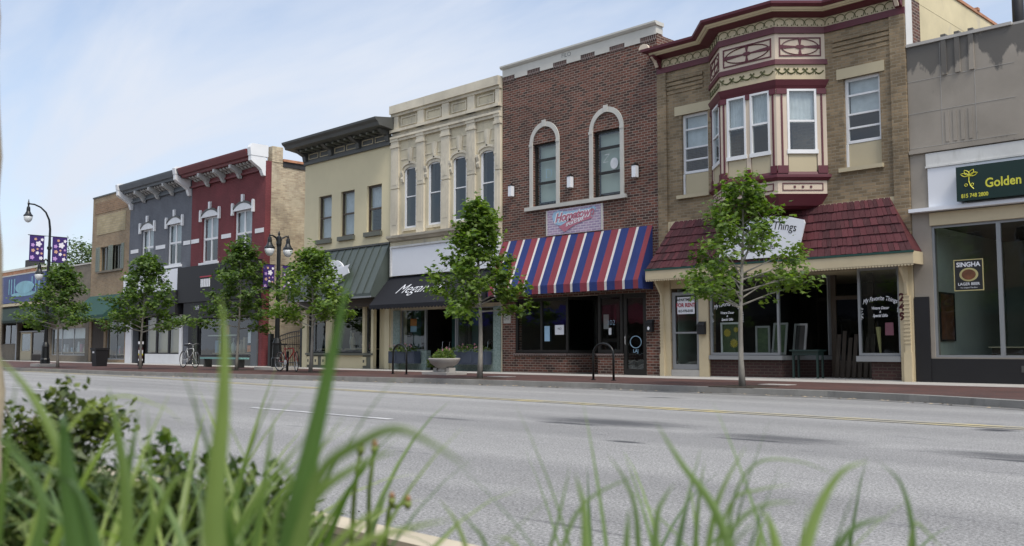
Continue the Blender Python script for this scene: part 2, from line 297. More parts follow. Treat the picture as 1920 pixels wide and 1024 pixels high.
# ------------------------------------------------------------ mesh helpers
class MB:
    def __init__(s): s.v = []; s.f = []; s.m = []; s.i = 0
    def face(s, pts):
        n = len(s.v); s.v += [tuple(p) for p in pts]; s.f.append(tuple(range(n, n+len(pts)))); s.m.append(s.i)
    def poly(s, vs, fs):
        n = len(s.v); s.v += [tuple(p) for p in vs]; s.f += [tuple(n+k for k in f) for f in fs]; s.m += [s.i]*len(fs); return s
    def box(s, x0, x1, y0, y1, z0, z1):
        v = [(x, y, z) for x in (x0, x1) for y in (y0, y1) for z in (z0, z1)]
        return s.poly(v, [(0, 1, 3, 2), (4, 6, 7, 5), (0, 4, 5, 1), (2, 3, 7, 6), (0, 2, 6, 4), (1, 5, 7, 3)])
    def loft(s, A, B):                       # two matching outlines joined, both closed
        n = len(A)
        return s.poly(list(A)+list(B), [tuple(range(n)), tuple(range(2*n-1, n-1, -1))]+[(k, n+k, n+(k+1) % n, (k+1) % n) for k in range(n)])
    def xz(s, pts, y0, y1): return s.loft([(x, y0, z) for x, z in pts], [(x, y1, z) for x, z in pts])
    def xy(s, pts, z0, z1): return s.loft([(x, y, z0) for x, y in pts], [(x, y, z1) for x, y in pts])
    def yz(s, pts, x0, x1): return s.loft([(x0, y, z) for y, z in pts], [(x1, y, z) for y, z in pts])
    def tube(s, pts, r, n=8, cap=True):
        pts = [Vector(p) for p in pts]; rr = r if isinstance(r, (list, tuple)) else [r]*len(pts)
        rings = []; up = Vector((0, 0, 1)); prev = None
        for i, p in enumerate(pts):
            d = (pts[min(i+1, len(pts)-1)]-pts[max(i-1, 0)]).normalized()
            if prev is None:
                a = d.cross(up if abs(d.z) < .9 else Vector((1, 0, 0))).normalized()
            else:
                a = (prev-d*prev.dot(d)); a = a.normalized() if a.length > 1e-6 else d.orthogonal().normalized()
            prev = a; b = d.cross(a)
            rings.append([p+(a*math.cos(6.28318*k/n)+b*math.sin(6.28318*k/n))*rr[i] for k in range(n)])
        vs = [q for g in rings for q in g]; fs = []
        for i in range(len(pts)-1):
            for k in range(n): fs.append((i*n+k, i*n+(k+1) % n, (i+1)*n+(k+1) % n, (i+1)*n+k))
        if cap: fs += [tuple(range(n-1, -1, -1)), tuple(range((len(pts)-1)*n, len(pts)*n))]
        return s.poly(vs, fs)
    def lathe(s, cx, cy, prof, n=16):
        vs = [(cx+r*math.cos(6.28318*k/n), cy+r*math.sin(6.28318*k/n), z) for r, z in prof for k in range(n)]
        fs = [(i*n+k, i*n+(k+1) % n, (i+1)*n+(k+1) % n, (i+1)*n+k) for i in range(len(prof)-1) for k in range(n)]
        fs += [tuple(range(n-1, -1, -1)), tuple(range((len(prof)-1)*n, len(prof)*n))]
        return s.poly(vs, fs)
    def build(s, name, mat, parent=None, smooth=False, fix=True):
        me = bpy.data.meshes.new(name); o = bpy.data.objects.new(name, me); col.objects.link(o)
        off = Vector((0, 0, 0))
        if parent is not None:
            p = parent
            while p: off += p.location; p = p.parent
        me.from_pydata([(a-off.x, b-off.y, c-off.z) for a, b, c in s.v], [], s.f)
        for mm in (mat if isinstance(mat, (list, tuple)) else [mat]): me.materials.append(mm)
        me.polygons.foreach_set('material_index', s.m)
        if fix:
            import bmesh
            bm = bmesh.new(); bm.from_mesh(me); bmesh.ops.remove_doubles(bm, verts=bm.verts, dist=1e-5); bmesh.ops.recalc_face_normals(bm, faces=bm.faces); bm.to_mesh(me); bm.free()
        if smooth:
            me.polygons.foreach_set('use_smooth', [True]*len(me.polygons))
        if parent is not None: o.parent = parent
        me.update(); return o
def tag(o, label=None, cat=None, group=None, kind=None):
    if label: o['label'] = label
    if cat: o['category'] = cat
    if group: o['group'] = group
    if kind: o['kind'] = kind
    return o
def thing(name, loc, label, cat, group=None):
    o = bpy.data.objects.new(name, None); col.objects.link(o); o.location = loc; o.empty_display_size = .3
    return tag(o, label, cat, group)
APART = {'stone_band', 'bulkhead', 'door_frame', 'joint_moulding', 'border', 'support', 'standoff', 'impost', 'board_panel', 'panel_trim', 'back_room', 'hall_wall', 'hall_side'}
def bx(name, mat, parent, *b):
    if name in APART and len(b) > 1:
        return [bx(name, mat, parent, q) for q in b][0]
    m = MB(); [m.box(*q) for q in b]; return m.build(name, mat, parent)
def wall(mb, x0, x1, z0, z1, holes, y0, y1):
    xs = sorted({x0, x1}|{h[0] for h in holes}|{h[1] for h in holes}); zs = sorted({z0, z1}|{h[2] for h in holes}|{h[3] for h in holes})
    xs = [x for x in xs if x0 <= x <= x1]; zs = [z for z in zs if z0 <= z <= z1]
    solid = lambda i, k: 0 <= i < len(xs)-1 and 0 <= k < len(zs)-1 and not any(h[0]-1e-6 <= xs[i] and xs[i+1] <= h[1]+1e-6 and h[2]-1e-6 <= zs[k] and zs[k+1] <= h[3]+1e-6 for h in holes)
    for i in range(len(xs)-1):
        for k in range(len(zs)-1):
            if not solid(i, k): continue
            a, b, c, d = xs[i], xs[i+1], zs[k], zs[k+1]
            mb.face([(a, y0, c), (b, y0, c), (b, y0, d), (a, y0, d)]); mb.face([(a, y1, d), (b, y1, d), (b, y1, c), (a, y1, c)])
            if not solid(i-1, k): mb.face([(a, y0, c), (a, y0, d), (a, y1, d), (a, y1, c)])
            if not solid(i+1, k): mb.face([(b, y0, c), (b, y1, c), (b, y1, d), (b, y0, d)])
            if not solid(i, k-1): mb.face([(a, y0, c), (a, y1, c), (b, y1, c), (b, y0, c)])
            if not solid(i, k+1): mb.face([(a, y0, d), (b, y0, d), (b, y1, d), (a, y1, d)])
def house(name, label, cat, x0, x1, top, wmat, holes, depth=14, side=None, right=None, inm=None, ceil=3.3, floors=True, y=F):
    x0 += .003; x1 -= .003
    b = thing(name, ((x0+x1)/2, y, 0), label, cat)
    m = MB(); wall(m, x0, x1, 0, top, holes, y, y+.3); m.build('wall', wmat, b)
    bx('side_wall', side or wmat, b, (x0, x0+.25, y+.302, y+depth, 0, top-.02))
    bx('side_wall', right or side or wmat, b, (x1-.25, x1, y+.302, y+depth, 0, top-.02))
    bx('back_wall', side or wmat, b, (x0+.252, x1-.252, y+depth-.3, y+depth, 0, top-.1))
    bx('roof', M['roofing'], b, (x0+.252, x1-.252, y+.302, y+depth-.302, top-.75, top-.5))
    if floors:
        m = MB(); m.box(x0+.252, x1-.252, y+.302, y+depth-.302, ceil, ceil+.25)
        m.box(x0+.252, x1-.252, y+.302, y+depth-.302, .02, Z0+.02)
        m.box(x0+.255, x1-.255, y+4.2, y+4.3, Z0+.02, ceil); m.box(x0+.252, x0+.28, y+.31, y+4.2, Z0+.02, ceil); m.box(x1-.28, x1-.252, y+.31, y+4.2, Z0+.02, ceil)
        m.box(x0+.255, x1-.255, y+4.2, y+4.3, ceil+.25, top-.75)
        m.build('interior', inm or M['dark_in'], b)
    return b
def window(b, x0, x1, z0, z1, fm, y=F+.09, fw=.05, rails=(), mull=(), glass=None, curtain=None, d=.07, name='window', muntin=.04):
    m = MB(); m.box(x0, x0+fw, y, y+d, z0, z1); m.box(x1-fw, x1, y, y+d, z0, z1); m.box(x0+fw, x1-fw, y, y+d, z1-fw, z1); m.box(x0+fw, x1-fw, y, y+d, z0, z0+fw)
    for z in rails: m.box(x0+fw, x1-fw, y+.004, y+d-.004, z-muntin/2, z+muntin/2)
    for x in mull: m.box(x-muntin/2, x+muntin/2, y+.002, y+d-.002, z0+fw, z1-fw)
    o = m.build(name, fm, b)
    g = MB(); g.face([(x0+fw, y+d*.5, z0+fw), (x1-fw, y+d*.5, z0+fw), (x1-fw, y+d*.5, z1-fw), (x0+fw, y+d*.5, z1-fw)]); g.build('pane', glass or M['glass'], o)
    if curtain:
        c = MB(); zc = z0+(z1-z0)*curtain[0]; n = 14
        for k in range(n):
            xa = x0+fw+(x1-x0-2*fw)*k/n; xb = x0+fw+(x1-x0-2*fw)*(k+1)/n
            c.face([(xa, y+.16+.02*(k % 2), zc), (xb, y+.16+.02*((k+1) % 2), zc), (xb, y+.16+.02*((k+1) % 2), z1), (xa, y+.16+.02*(k % 2), z1)])
        c.build('curtain', curtain[1] if len(curtain) > 1 else M['curtain'], o)
    return o
def text(s, size, mat, parent, fn, shear=0, arch=0, name='lettering', align='CENTER', ext=0, sx=1, bold=0, space=1):
    cu = bpy.data.curves.new('t', 'FONT'); cu.body = s; cu.size = size; cu.shear = shear; cu.align_x = align; cu.align_y = 'CENTER'; cu.resolution_u = 3; cu.offset = bold; cu.space_character = space
    o = bpy.data.objects.new('t', cu); col.objects.link(o)
    dg = bpy.context.evaluated_depsgraph_get(); me = bpy.data.meshes.new_from_object(o.evaluated_get(dg))
    bpy.data.objects.remove(o); bpy.data.curves.remove(cu)
    W = max((abs(v.co.x) for v in me.vertices), default=1)
    off = Vector((0, 0, 0)); p = parent
    while p: off += p.location; p = p.parent
    for v in me.vertices:
        u, w_ = v.co.x*sx, v.co.y
        w_ += arch*(1-(v.co.x/W)**2)
        v.co = Vector(fn(u, w_))-off
    me.materials.clear(); me.materials.append(mat); me.name = name
    ob = bpy.data.objects.new(name, me); col.objects.link(ob); ob.parent = parent
    return ob
def flat(cx, y, cz): return lambda u, v: (cx+u, y, cz+v)

# ------------------------------------------------------------ ground, road, pavements
def sheet(name, pts, z, mat):
    m = MB(); m.face([(x, y, z) for x, y in pts]); return tag(m.build(name, mat, None, fix=False), kind='structure')
sheet('ground', [(-900, -500), (500, -500), (500, 900), (-900, 900)], -.03, M['concrete'])
sheet('road', [(-200, 2.3), (60, 2.3), (60, 17), (-200, 17)], 0, M['road'])
KB = [(-200, 13.0), (-43, 13.2), (-33, 13.6), (-24, 15.0), (-18.5, 16.1), (-14, 16.4), (-8.4, 16.35), (-6.4, 15.9), (-4.5, 15.1), (-2, 13.6), (3, 12.8), (60, 12.8)]
def offs(poly, d): return [(x, y+d) for x, y in poly]
m = MB(); inner = offs(KB, .18)
for i in range(len(KB)-1):
    a, b, c, d = KB[i], KB[i+1], inner[i+1], inner[i]
    n = max(1, int((b[0]-a[0])/3.0)) if b[0]-a[0] < 30 else 1
    for k in range(n):
        f0, f1 = k/n+(.012/max(.5, b[0]-a[0]) if k else 0), (k+1)/n
        q = lambda p, r, f: (p[0]+(r[0]-p[0])*f, p[1]+(r[1]-p[1])*f)
        A0, A1, D0, D1 = q(a, b, f0), q(a, b, f1), q(d, c, f0), q(d, c, f1)
        m.loft([(A0[0], A0[1], -.1), (A0[0], A0[1]+.015, .118), (D0[0], D0[1], .122), (D0[0], D0[1], -.1)], [(A1[0], A1[1], -.1), (A1[0], A1[1]+.015, .118), (D1[0], D1[1], .122), (D1[0], D1[1], -.1)])
tag(m.build('kerb', M['kerbm']), kind='structure')
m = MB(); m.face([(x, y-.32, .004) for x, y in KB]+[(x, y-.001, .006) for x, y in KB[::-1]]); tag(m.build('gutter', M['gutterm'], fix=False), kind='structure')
m = MB()
q = offs(KB, .181)
m.face([(x, y, Z0-.004) for x, y in q]+[(60, 20.3, Z0-.004), (-200, 20.3, Z0-.004)]); tag(m.build('brick_pavement', M['pavers'], fix=False), kind='structure')
m = MB(); x = -75.0
m.box(-200, -75.0, 20.3, 24, 0, Z0)
while x < 3: m.box(x+.006, x+1.5, 20.3, 24, 0, Z0); x += 1.5
tag(m.build('concrete_pavement', M['concrete']), kind='structure')
bx('alley', M['concrete'], None, (-37.9, -34.67, 24.01, 40, 0, Z0))['kind'] = 'structure'
# painted lines
def line(name, pts, w_, mat):
    m = MB()
    for (a, b) in zip(pts, pts[1:]):
        m.face([(a[0], a[1]-w_/2, .006), (b[0], b[1]-w_/2, .006), (b[0], b[1]+w_/2, .006), (a[0], a[1]+w_/2, .006)])
    return tag(m.build(name, mat, fix=False), kind='structure')
def wornpaint(name, c, under, lo=.42):
    m, N, L, b = base(name); p = pos(N)
    n = noise(N, L, p, 14, 6, .75); n2 = noise(N, L, p, 1.1, 3)
    a = N.new('ShaderNodeMath'); L.new(n, a.inputs[0]); L.new(n2, a.inputs[1])
    o = mixc(N, L, ramp(N, L, a.outputs[0], lo*2, lo*2+.25, 1, .15), lin(under), lin(c))
    L.new(o, b.inputs['Base Color']); b.inputs['Roughness'].default_value = .8; return m
M['line_y'] = wornpaint('worn_yellow_line', (.52, .43, .2), (.28, .275, .26), .39); M['line_w'] = wornpaint('worn_white_line', (.55, .55, .55), (.3, .3, .31))
YL = [(-200, 14), (-60, 13.6), (-28, 12.8), (-18.7, 12.0), (-9, 11.5), (-3.5, 11.35), (60, 11.2)]
line('yellow_line', YL, .16, M['line_y']); line('yellow_line', offs(YL, .25), .16, M['line_y'])
for x0 in (-37.2, -25.1, -13.0, -.9, 11.2): line('white_line', [(x0, 7.4), (x0+3.4, 7.4)], .12, M['line_w'])
# near kerb and planting bed where the camera stands
m = MB()
for k in range(-8, 5):
    m.loft([(k*2.4+.006, 2.42, -.1), (k*2.4+.006, 2.42, .11), (k*2.4+.006, 2.6, .105), (k*2.4+.006, 2.61, -.1)], [(k*2.4+2.4, 2.42, -.1), (k*2.4+2.4, 2.42, .11), (k*2.4+2.4, 2.6, .105), (k*2.4+2.4, 2.61, -.1)])
tag(m.build('near_kerb', M['near_kerb']), kind='structure')
import numpy as np
rng = random.Random(4)
m = MB(); nx, ny = 60, 14
gv = [(-18+30*i/nx, -1.2+3.62*j/ny, .06+.03*rng.random()+.02*math.sin(i*1.3+j)) for i in range(nx+1) for j in range(ny+1)]
m.poly(gv, [(i*(ny+1)+j, (i+1)*(ny+1)+j, (i+1)*(ny+1)+j+1, i*(ny+1)+j+1) for i in range(nx) for j in range(ny)])
tag(m.build('soil_bed', M['soil'], fix=False, smooth=True), kind='structure')
bx('near_pavement', M['concrete'], None, (-200, 60, -7, -1.25, -.02, .12))['kind'] = 'structure'
# ------------------------------------------------------------ B1 low storefront with a mural sign (far left)
b = house('low_shop', 'low single-storey brown brick shop with a blue mural sign, farthest left', 'building', -80, -57.5, 5.9, M['low_wall'],
          [(-73, -70.1, 1.2, 2.9), (-69.8, -64.2, Z0, 2.6), (-63.6, -58.0, .5, 2.15)], ceil=3.0)
bx('coping', M['stone_pale'], b, (-80, -57.5, F-.05, F+.35, 5.9, 5.98))
m = MB(); m.loft([(-80, F-.004, 3.75), (-80, F-1.1, 2.75), (-80, F-1.1, 2.6), (-80, F-.004, 2.6)], [(-62.5, F-.004, 3.75), (-62.5, F-1.1, 2.75), (-62.5, F-1.1, 2.6), (-62.5, F-.004, 2.6)])
m.build('awning', M['awn_dark'], b)
bx('fascia', M['cream_trim'], b, (-80, -63.5, F-.16, F-.002, 3.8, 3.98))
window(b, -73, -70.1, 1.2, 2.9, M['brown_frame'], mull=(-71.5,))
bx('pilaster', M['alu'], b, (-70.05, -69.85, F-.03, F+.1, Z0, 2.9))
d = bx('door', M['board_tan'], b, (-69.5, -67.4, F+.12, F+.17, Z0, .75), (-69.5, -69.3, F+.12, F+.17, .75, 2.0), (-67.6, -67.4, F+.12, F+.17, .75, 2.0), (-69.3, -67.6, F+.12, F+.17, 1.9, 2.0))
bx('pane', M['glass'], d, (-69.3, -67.6, F+.14, F+.15, .75, 1.9))
bx('transom', M['alu'], b, (-69.8, -64.2, F+.1, F+.2, 2.02, 2.08))
window(b, -67.2, -64.3, .5, 2.0, M['brown_frame'])
bx('bulkhead', M['wood'], b, (-67.2, -64.2, F+.1, F+.2, Z0, .5))
window(b, -63.6, -58.0, .5, 2.15, M['alu'], mull=(-61.9, -60.0), curtain=(.62,), glass=M['glass_shop'])
s = tag(bx('mural_sign', M['sign_blue'], None, (-75, -64.6, F-.14, F-.004, 4.02, 5.86)), 'long blue painted sign with pale cyan oval on the low shop', 'sign')
m = MB(); e = lambda cx, cz, rx, rz, n=28: [(cx+rx*math.cos(6.2832*k/n), cz+rz*math.sin(6.2832*k/n)) for k in range(n)]
m.xz(e(-68.3, 5.0, 1.75, .42), F-.17, F-.142); m.build('oval_emblem', M['cyan'], s)
m = MB()
for cx in (-71.4, -70.9, -70.3, -66.9, -66.2, -65.6): m.box(cx-.05, cx+.05, F-.165, F-.142, 4.6, 5.65)
m.xz(e(-68.4, 4.55, 2.5, .14), F-.16, F-.142); m.build('painted_figure', M['cyan'], s)
m = MB(); m.box(-62, -48, 40, 60, 0, 12.2) if False else None
fb = thing('brick_block', (-190, 56, 0), 'orange brick block with a flat roof far behind the low shop', 'building')
bx('wall', M['orange_brick'], fb, (-240, -149, 50, 62, 0, 13.0)); bx('coping', M['stone_pale'], fb, (-240.2, -148.8, 49.8, 62.2, 13.0, 13.3)); bx('chimney', M['tar'], fb, (-156, -153.5, 50, 52, 13.3, 14.4))

# ------------------------------------------------------------ B2 tan brick
b = house('tan_brick_building', 'narrow two-storey tan brick building with shuttered windows and green awning', 'building', -57.45, -52.2, 9.72, M['tan_brick'],
          [(-56.15, -53.2, 5.37, 6.75), (-57.1, -55.3, Z0, 2.5), (-55.0, -52.45, .3, 2.5)])
bx('coping', M['dark_trim'], b, (-57.47, -52.2, F-.04, F+.35, 9.72, 9.8))
bx('brick_panel', M['tan_panel'], b, (-56.75, -52.75, F-.02, F-.002, 7.5, 8.6))
bx('brick_band', M['tan_band'], b, (-57.1, -52.4, F-.022, F-.002, 8.75, 9.4))
window(b, -56.15, -54.95, 5.37, 6.75, M['olive_trim'], mull=(-55.5,), glass=M['glass_dark'])
window(b, -54.35, -53.2, 5.37, 6.75, M['olive_trim'], mull=(-53.8,), glass=M['glass_dark'])
for xa, xb in ((-56.72, -56.2), (-54.93, -54.68), (-54.62, -54.37), (-53.18, -52.86)):
    m = MB(); m.box(xa, xa+.05, F-.05, F-.003, 5.35, 6.78); m.box(xb-.05, xb, F-.05, F-.003, 5.35, 6.78); m.box(xa+.05, xb-.05, F-.03, F-.003, 5.35, 6.78)
    for k in range(12): m.box(xa+.05, xb-.05, F-.045, F-.031, 5.4+k*.115, 5.46+k*.115)
    m.build('shutter', M['shutter'], b)
bx('sill', M['low_wall'], b, (-56.4, -53.0, F-.1, F-.003, 5.25, 5.345))
m = MB()
m.loft([(-57.4, F-.004, 3.95), (-57.4, F-1.3, 2.75), (-57.4, F-1.3, 2.5), (-57.4, F-.004, 2.5)], [(-52.25, F-.004, 3.95), (-52.25, F-1.3, 2.75), (-52.25, F-1.3, 2.5), (-52.25, F-.004, 2.5)])
m.build('awning', M['awn_green'], b)
bx('pier', M['wood'], b, (-57.1, -55.35, F+.05, F+.2, Z0, 2.48))
window(b, -55.0, -52.45, .3, 2.5, M['alu'], mull=(-53.7,), glass=M['glass_shop'])

# ------------------------------------------------------------ bracketed pair: grey and red
def console(mb, x0, x1, y, z0, z1, dep):      # scroll bracket seen from the side
    pr = [(y-.003, z0), (y-.10, z0+.02), (y-.16, z0+.16*(z1-z0)), (y-.2, z0+.3*(z1-z0)), (y-.34*dep/.8, z0+.42*(z1-z0)), (y-.62*dep/.8, z0+.6*(z1-z0)), (y-dep, z0+.74*(z1-z0)), (y-dep, z1), (y-.003, z1)]
    mb.yz(pr, x0, x1)
def bracket_cornice(b, x0, x1, trim, ends):
    m = MB()
    m.box(x0, x1, F-.12, F-.003, 8.86, 8.95); m.box(x0, x1, F-.06, F-.003, 8.95, 9.31)
    m.yz([(F-.003, 9.315), (F-.6, 9.32), (F-.63, 9.42), (F-.74, 9.46), (F-.84, 9.66), (F-.86, 9.72), (F-.86, 9.76), (F-.003, 9.84)], x0, x1)
    c = m.build('cornice', trim, b)
    n = 4; w_ = (x1-x0-.5)/n
    for k in range(1, n):
        mm = MB(); xc = x0+.25+k*w_; console(mm, xc-.09, xc+.09, F-.06, 8.72, 9.31, .6); mm.build('bracket', M['bracket_grey'], c)
    for k in range(n):
        for j in range(4):
            xc = x0+.25+k*w_+w_*(j+1)/5; mm = MB(); mm.yz([(F-.063, 9.1), (F-.16, 9.12), (F-.24, 9.2), (F-.4, 9.22), (F-.47, 9.26), (F-.47, 9.31), (F-.063, 9.31)], xc-.075, xc+.075); mm.build('dentil', M['bracket_grey'], c)
    for xe in ends:
        mm = MB(); console(mm, xe-.12, xe+.12, F-.002, 8.5, 9.5, .86); mm.yz([(F-.004, 9.5), (F-.88, 9.5), (F-.93, 9.8), (F-.8, 9.88), (F-.004, 9.9)], xe-.14, xe+.14); mm.build('end_bracket', M['white'], c)
    return c
def arch_window(b, x0, x1, z0, z1, wt=M['white']):
    o = window(b, x0, x1, z0, z1, wt, fw=.09, rails=(z0+1.15,), mull=((x0+x1)/2,), muntin=.1, glass=M['glass'], curtain=(.5,))
    xc = (x0+x1)/2; hw = (x1-x0)/2+.06
    n = 12; out = [(xc-hw+2*hw*k/n, z1+.04+.27*max(0, math.sin(3.1416*k/n))**.8) for k in range(n+1)]
    m = MB(); m.xz([(xc-hw, z1-.02)]+out+[(xc+hw, z1-.02)], F-.05, F-.003); m.build('lunette', wt, b)
    m = MB(); o2 = [(x, z+.1) for x, z in out]; m.xz(out+o2[::-1], F-.07, F-.004); m.build('hood_mould', M['dark_trim'], b)
    for xa in (xc-hw-.14, xc+hw+.01):
        m = MB(); m.xz([(xa, z1-.2), (xa+.15, z1-.2), (xa+.15, z1+.3), (xa+.1, z1+.38), (xa+.04, z1+.38), (xa, z1+.3)], F-.1, F-.003); m.build('hood_stop', wt, b)
    m = MB(); m.xz([(xc-.08, z1+.36), (xc+.08, z1+.36), (xc+.1, z1+.7), (xc-.1, z1+.7)], F-.1, F-.003); m.build('keystone', wt, b)
    bx('sill', wt, b, (x0-.15, x1+.15, F-.09, F-.003, z0-.13, z0-.003))
b = house('grey_painted_building', 'two-storey grey painted brick building with white bracketed cornice ends', 'building', -52.2, -44.9, 9.3, M['grey_wall'],
          [(-50.65, -49.15, 5.15, 7.28), (-47.5, -45.95, 5.15, 7.28), (-51.35, -45.6, Z0, 2.6)])
bracket_cornice(b, -52.15, -44.95, M['grey_trim'], (-51.95, -45.1))
arch_window(b, -50.65, -49.15, 5.15, 7.28); arch_window(b, -47.5, -45.95, 5.15, 7.28)
bx('stone_band', M['white'], b, (-51.95, -51.0, F-.02, F-.003, 6.08, 6.28), (-48.85, -47.75, F-.02, F-.003, 6.08, 6.28), (-45.7, -44.96, F-.02, F-.003, 6.08, 6.28))
bx('sign_panel', M['sign_white'], b, (-52.1, -45.45, F-.3, F-.003, 3.82, 4.9))
bx('canopy', M['black'], b, (-52.1, -45.4, F-.5, F-.004, 2.62, 3.8))
bx('pilaster', M['white'], b, (-52.15, -51.4, F-.08, F-.004, Z0, 2.6)); bx('pilaster', M['white'], b, (-45.75, -45.5, F-.08, F-.004, Z0, 2.6))
window(b, -49.75, -45.78, .64, 2.58, M['black'], y=F+.02, mull=(-48.5, -47.1), muntin=.2, glass=M['glass_shop'], curtain=(0, M['cream_trim']))
bx('bulkhead', M['white'], b, (-49.75, -45.78, F-.02, F+.1, Z0, .63))
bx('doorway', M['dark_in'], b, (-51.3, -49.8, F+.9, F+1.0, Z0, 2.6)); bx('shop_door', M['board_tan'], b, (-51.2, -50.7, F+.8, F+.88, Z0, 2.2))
b = house('red_painted_building', 'two-storey deep red painted brick building beside the alley', 'building', -44.9, -37.9, 9.3, M['red_wall'],
          [(-43.75, -42.15, 5.05, 7.28), (-40.6, -39.0, 5.05, 7.28), (-45+.3, -38.2, Z0, 2.6)], right=M['cream_brick'])
bracket_cornice(b, -44.85, -38.2, M['red_trim'], ())
m = MB(); console(m, -38.13, -37.89, F-.002, 8.6, 9.45, .74); m.yz([(F+.1, 9.45), (F-.76, 9.45), (F-.8, 9.8), (F-.7, 9.98), (F+.1, 9.98)], -38.15, -37.87); m.build('end_pier', M['white'], b)
bx('chimney', M['cream_brick'], b, (-38.3, -37.88, F+.31, F+.85, 9.29, 10.0))
bx('coping', M['terra'], b, (-38.3, -37.8, F+.86, F+14, 9.36, 9.47)); bx('flashing', M['tar'], b, (-38.2, -37.86, F+.87, F+14, 9.12, 9.355))
bx('quoin_edge', M['red_wall'], b, (-37.901, -37.885, F, F+.22, 0, 9.28))
arch_window(b, -43.75, -42.15, 5.05, 7.28); arch_window(b, -40.6, -39.0, 5.05, 7.28)
bx('stone_band', M['white'], b, (-44.85, -44.05, F-.02, F-.003, 6.08, 6.28), (-41.8, -40.9, F-.02, F-.003, 6.08, 6.28), (-38.7, -37.95, F-.02, F-.003, 6.08, 6.28))
sg = tag(bx('shop_sign_box', M['black'], None, (-45.4, -38.05, F-.42, F-.005, 3.14, 4.88)), 'long black sign box with a small red bar across the red building', 'sign')
bx('red_bar', M['text_red'], sg, (-43.0, -41.9, F-.45, F-.421, 4.28, 4.34))
bx('white_mark', M['sign_white'], sg, *[(-42.9+.16*k, -42.82+.16*k, F-.45, F-.421, 3.82, 4.2) for k in range(6)])
bx('canopy', M['black'], b, (-44.8, -38.0, F-.35, F-.004, 2.35, 3.13))
text('109', .3, M['sign_white'], b, flat(-43.4, F-.36, 2.85), name='house_number')
bx('pilaster', M['black'], b, (-44.85, -43.9, F-.05, F+.1, Z0, 2.36)); bx('pilaster', M['grey_trim'], b, (-38.75, -38.25, F-.08, F-.004, Z0, 2.34)); bx('pilaster', M['red_wall'], b, (-38.2, -37.92, F-.02, F-.004, Z0, 2.34))
window(b, -43.85, -38.8, .55, 2.34, M['black'], y=F+.02, mull=(-41.6,), muntin=.08, glass=M['glass_shop'])
bx('bulkhead', M['dark_trim'], b, (-43.85, -38.8, F+.02, F+.1, Z0, .54))
bx('poster', M['orange'], b, (-39.55, -39.25, F+.2, F+.21, .75, 1.05)); bx('poster', M['sign_white'], b, (-39.5, -39.2, F+.2, F+.21, 1.15, 1.75)); bx('poster', M['orange'], b, (-42.2, -41.8, F+.5, F+.51, 1.5, 2.0)); bx('display_shelf', M['pale_in'], b, (-43.7, -41.0, F+.4, F+.5, 1.5, 1.56))

# ------------------------------------------------------------ cream stucco
HC = [(-33.62, -32.68, 5.35, 7.16), (-32.04, -31.1, 5.36, 7.18), (-30.27, -29.33, 5.38, 7.2)]
b = house('cream_stucco_building', 'two-storey cream stucco building with dark wooden cornice and metal awning', 'building', -34.67, -28.67, 8.95, M['cream'], HC+[(-34.3, -28.85, Z0, 2.5)], side=M['cream_brick'])
x0, x1 = -34.67, -28.75
m = MB(); m.box(x0, x1, F-.1, F-.003, 8.6, 8.72); m.box(x0, x1, F-.05, F-.003, 8.72, 9.12)
m.yz([(F-.003, 9.12), (F-.55, 9.2), (F-.78, 9.22), (F-.84, 9.34), (F-.95, 9.42), (F-.97, 9.5), (F-.003, 9.62)], x0-.35, x1+.25)
c = m.build('cornice', M['dark_trim'], b)
for k in range(4):
    xc = x0+.12+(x1-x0-.24)*k/3; m = MB(); m.yz([(F-.053, 8.7), (F-.14, 8.75), (F-.18, 8.95), (F-.4, 9.05), (F-.55, 9.16), (F-.053, 9.16)], xc-.11, xc+.11); m.build('bracket', M['dark_trim'], c)
    if k < 3:
        for j in range(2):
            xa = xc+.22+j*.84; m = MB(); m.box(xa, xa+.7, F-.075, F-.052, 8.8, 8.83); m.box(xa, xa+.7, F-.075, F-.052, 9.0, 9.03); m.box(xa, xa+.03, F-.075, F-.052, 8.83, 9.0); m.box(xa+.67, xa+.7, F-.075, F-.052, 8.83, 9.0); m.build('frieze_panel', M['board_tan'], c)
        for j in range(4):
            xa = xc+.2+j*.42; m = MB(); m.box(xa, xa+.12, F-.5, F-.053, 9.08, 9.16); m.build('modillion', M['olive_trim'], c)
for i, h in enumerate(HC):
    window(b, *h, M['brown_frame'], fw=.07, rails=((h[2]+h[3])/2,), muntin=.07, curtain=((.0, .0, .5)[i], M['curtain']))
    bx('sill', M['olive_trim'], b, (h[0]-.1, h[1]+.06, F-.1, F-.003, h[2]-.17, h[2]-.004))
m = MB(); sec = [(F-.004, 4.83), (F-.86, 2.95), (F-.86, 2.8), (F-.004, 2.8)]; m.loft([(-34.5, y, z) for y, z in sec], [(-28.78, y, z) for y, z in sec]); aw = m.build('metal_awning', M['metal_roof'], b)
m = MB()
for k in range(13):
    xs = -34.5+5.7*k/12
    m.loft([(xs-.015, F-.02, 4.8), (xs-.015, F-.875, 2.95), (xs-.015, F-.9, 2.98), (xs-.015, F-.03, 4.85)], [(xs+.015, F-.02, 4.8), (xs+.015, F-.875, 2.95), (xs+.015, F-.9, 2.98), (xs+.015, F-.03, 4.85)])
m.build('standing_seam', M['metal_roof'], aw); bx('awning_edge', M['alu'], aw, (-34.5, -28.76, F-.89, F-.861, 2.78, 2.84)); bx('awning_cap', M['dark_trim'], aw, (-34.52, -28.76, F-.06, F-.005, 4.832, 4.9))
bx('fascia', M['brown_frame'], b, (-34.5, -28.9, F-.3, F-.003, 2.5, 2.79))
for xa, xb in ((-34.62, -34.28), (-32.9, -32.45), (-30.4, -30.25), (-29.85, -29.7), (-29.0, -28.72)): bx('pilaster', M['cream'], b, (xa, xb, F-.05, F+.1, Z0 if xa < -34 or xa > -30 else .72, 2.5))
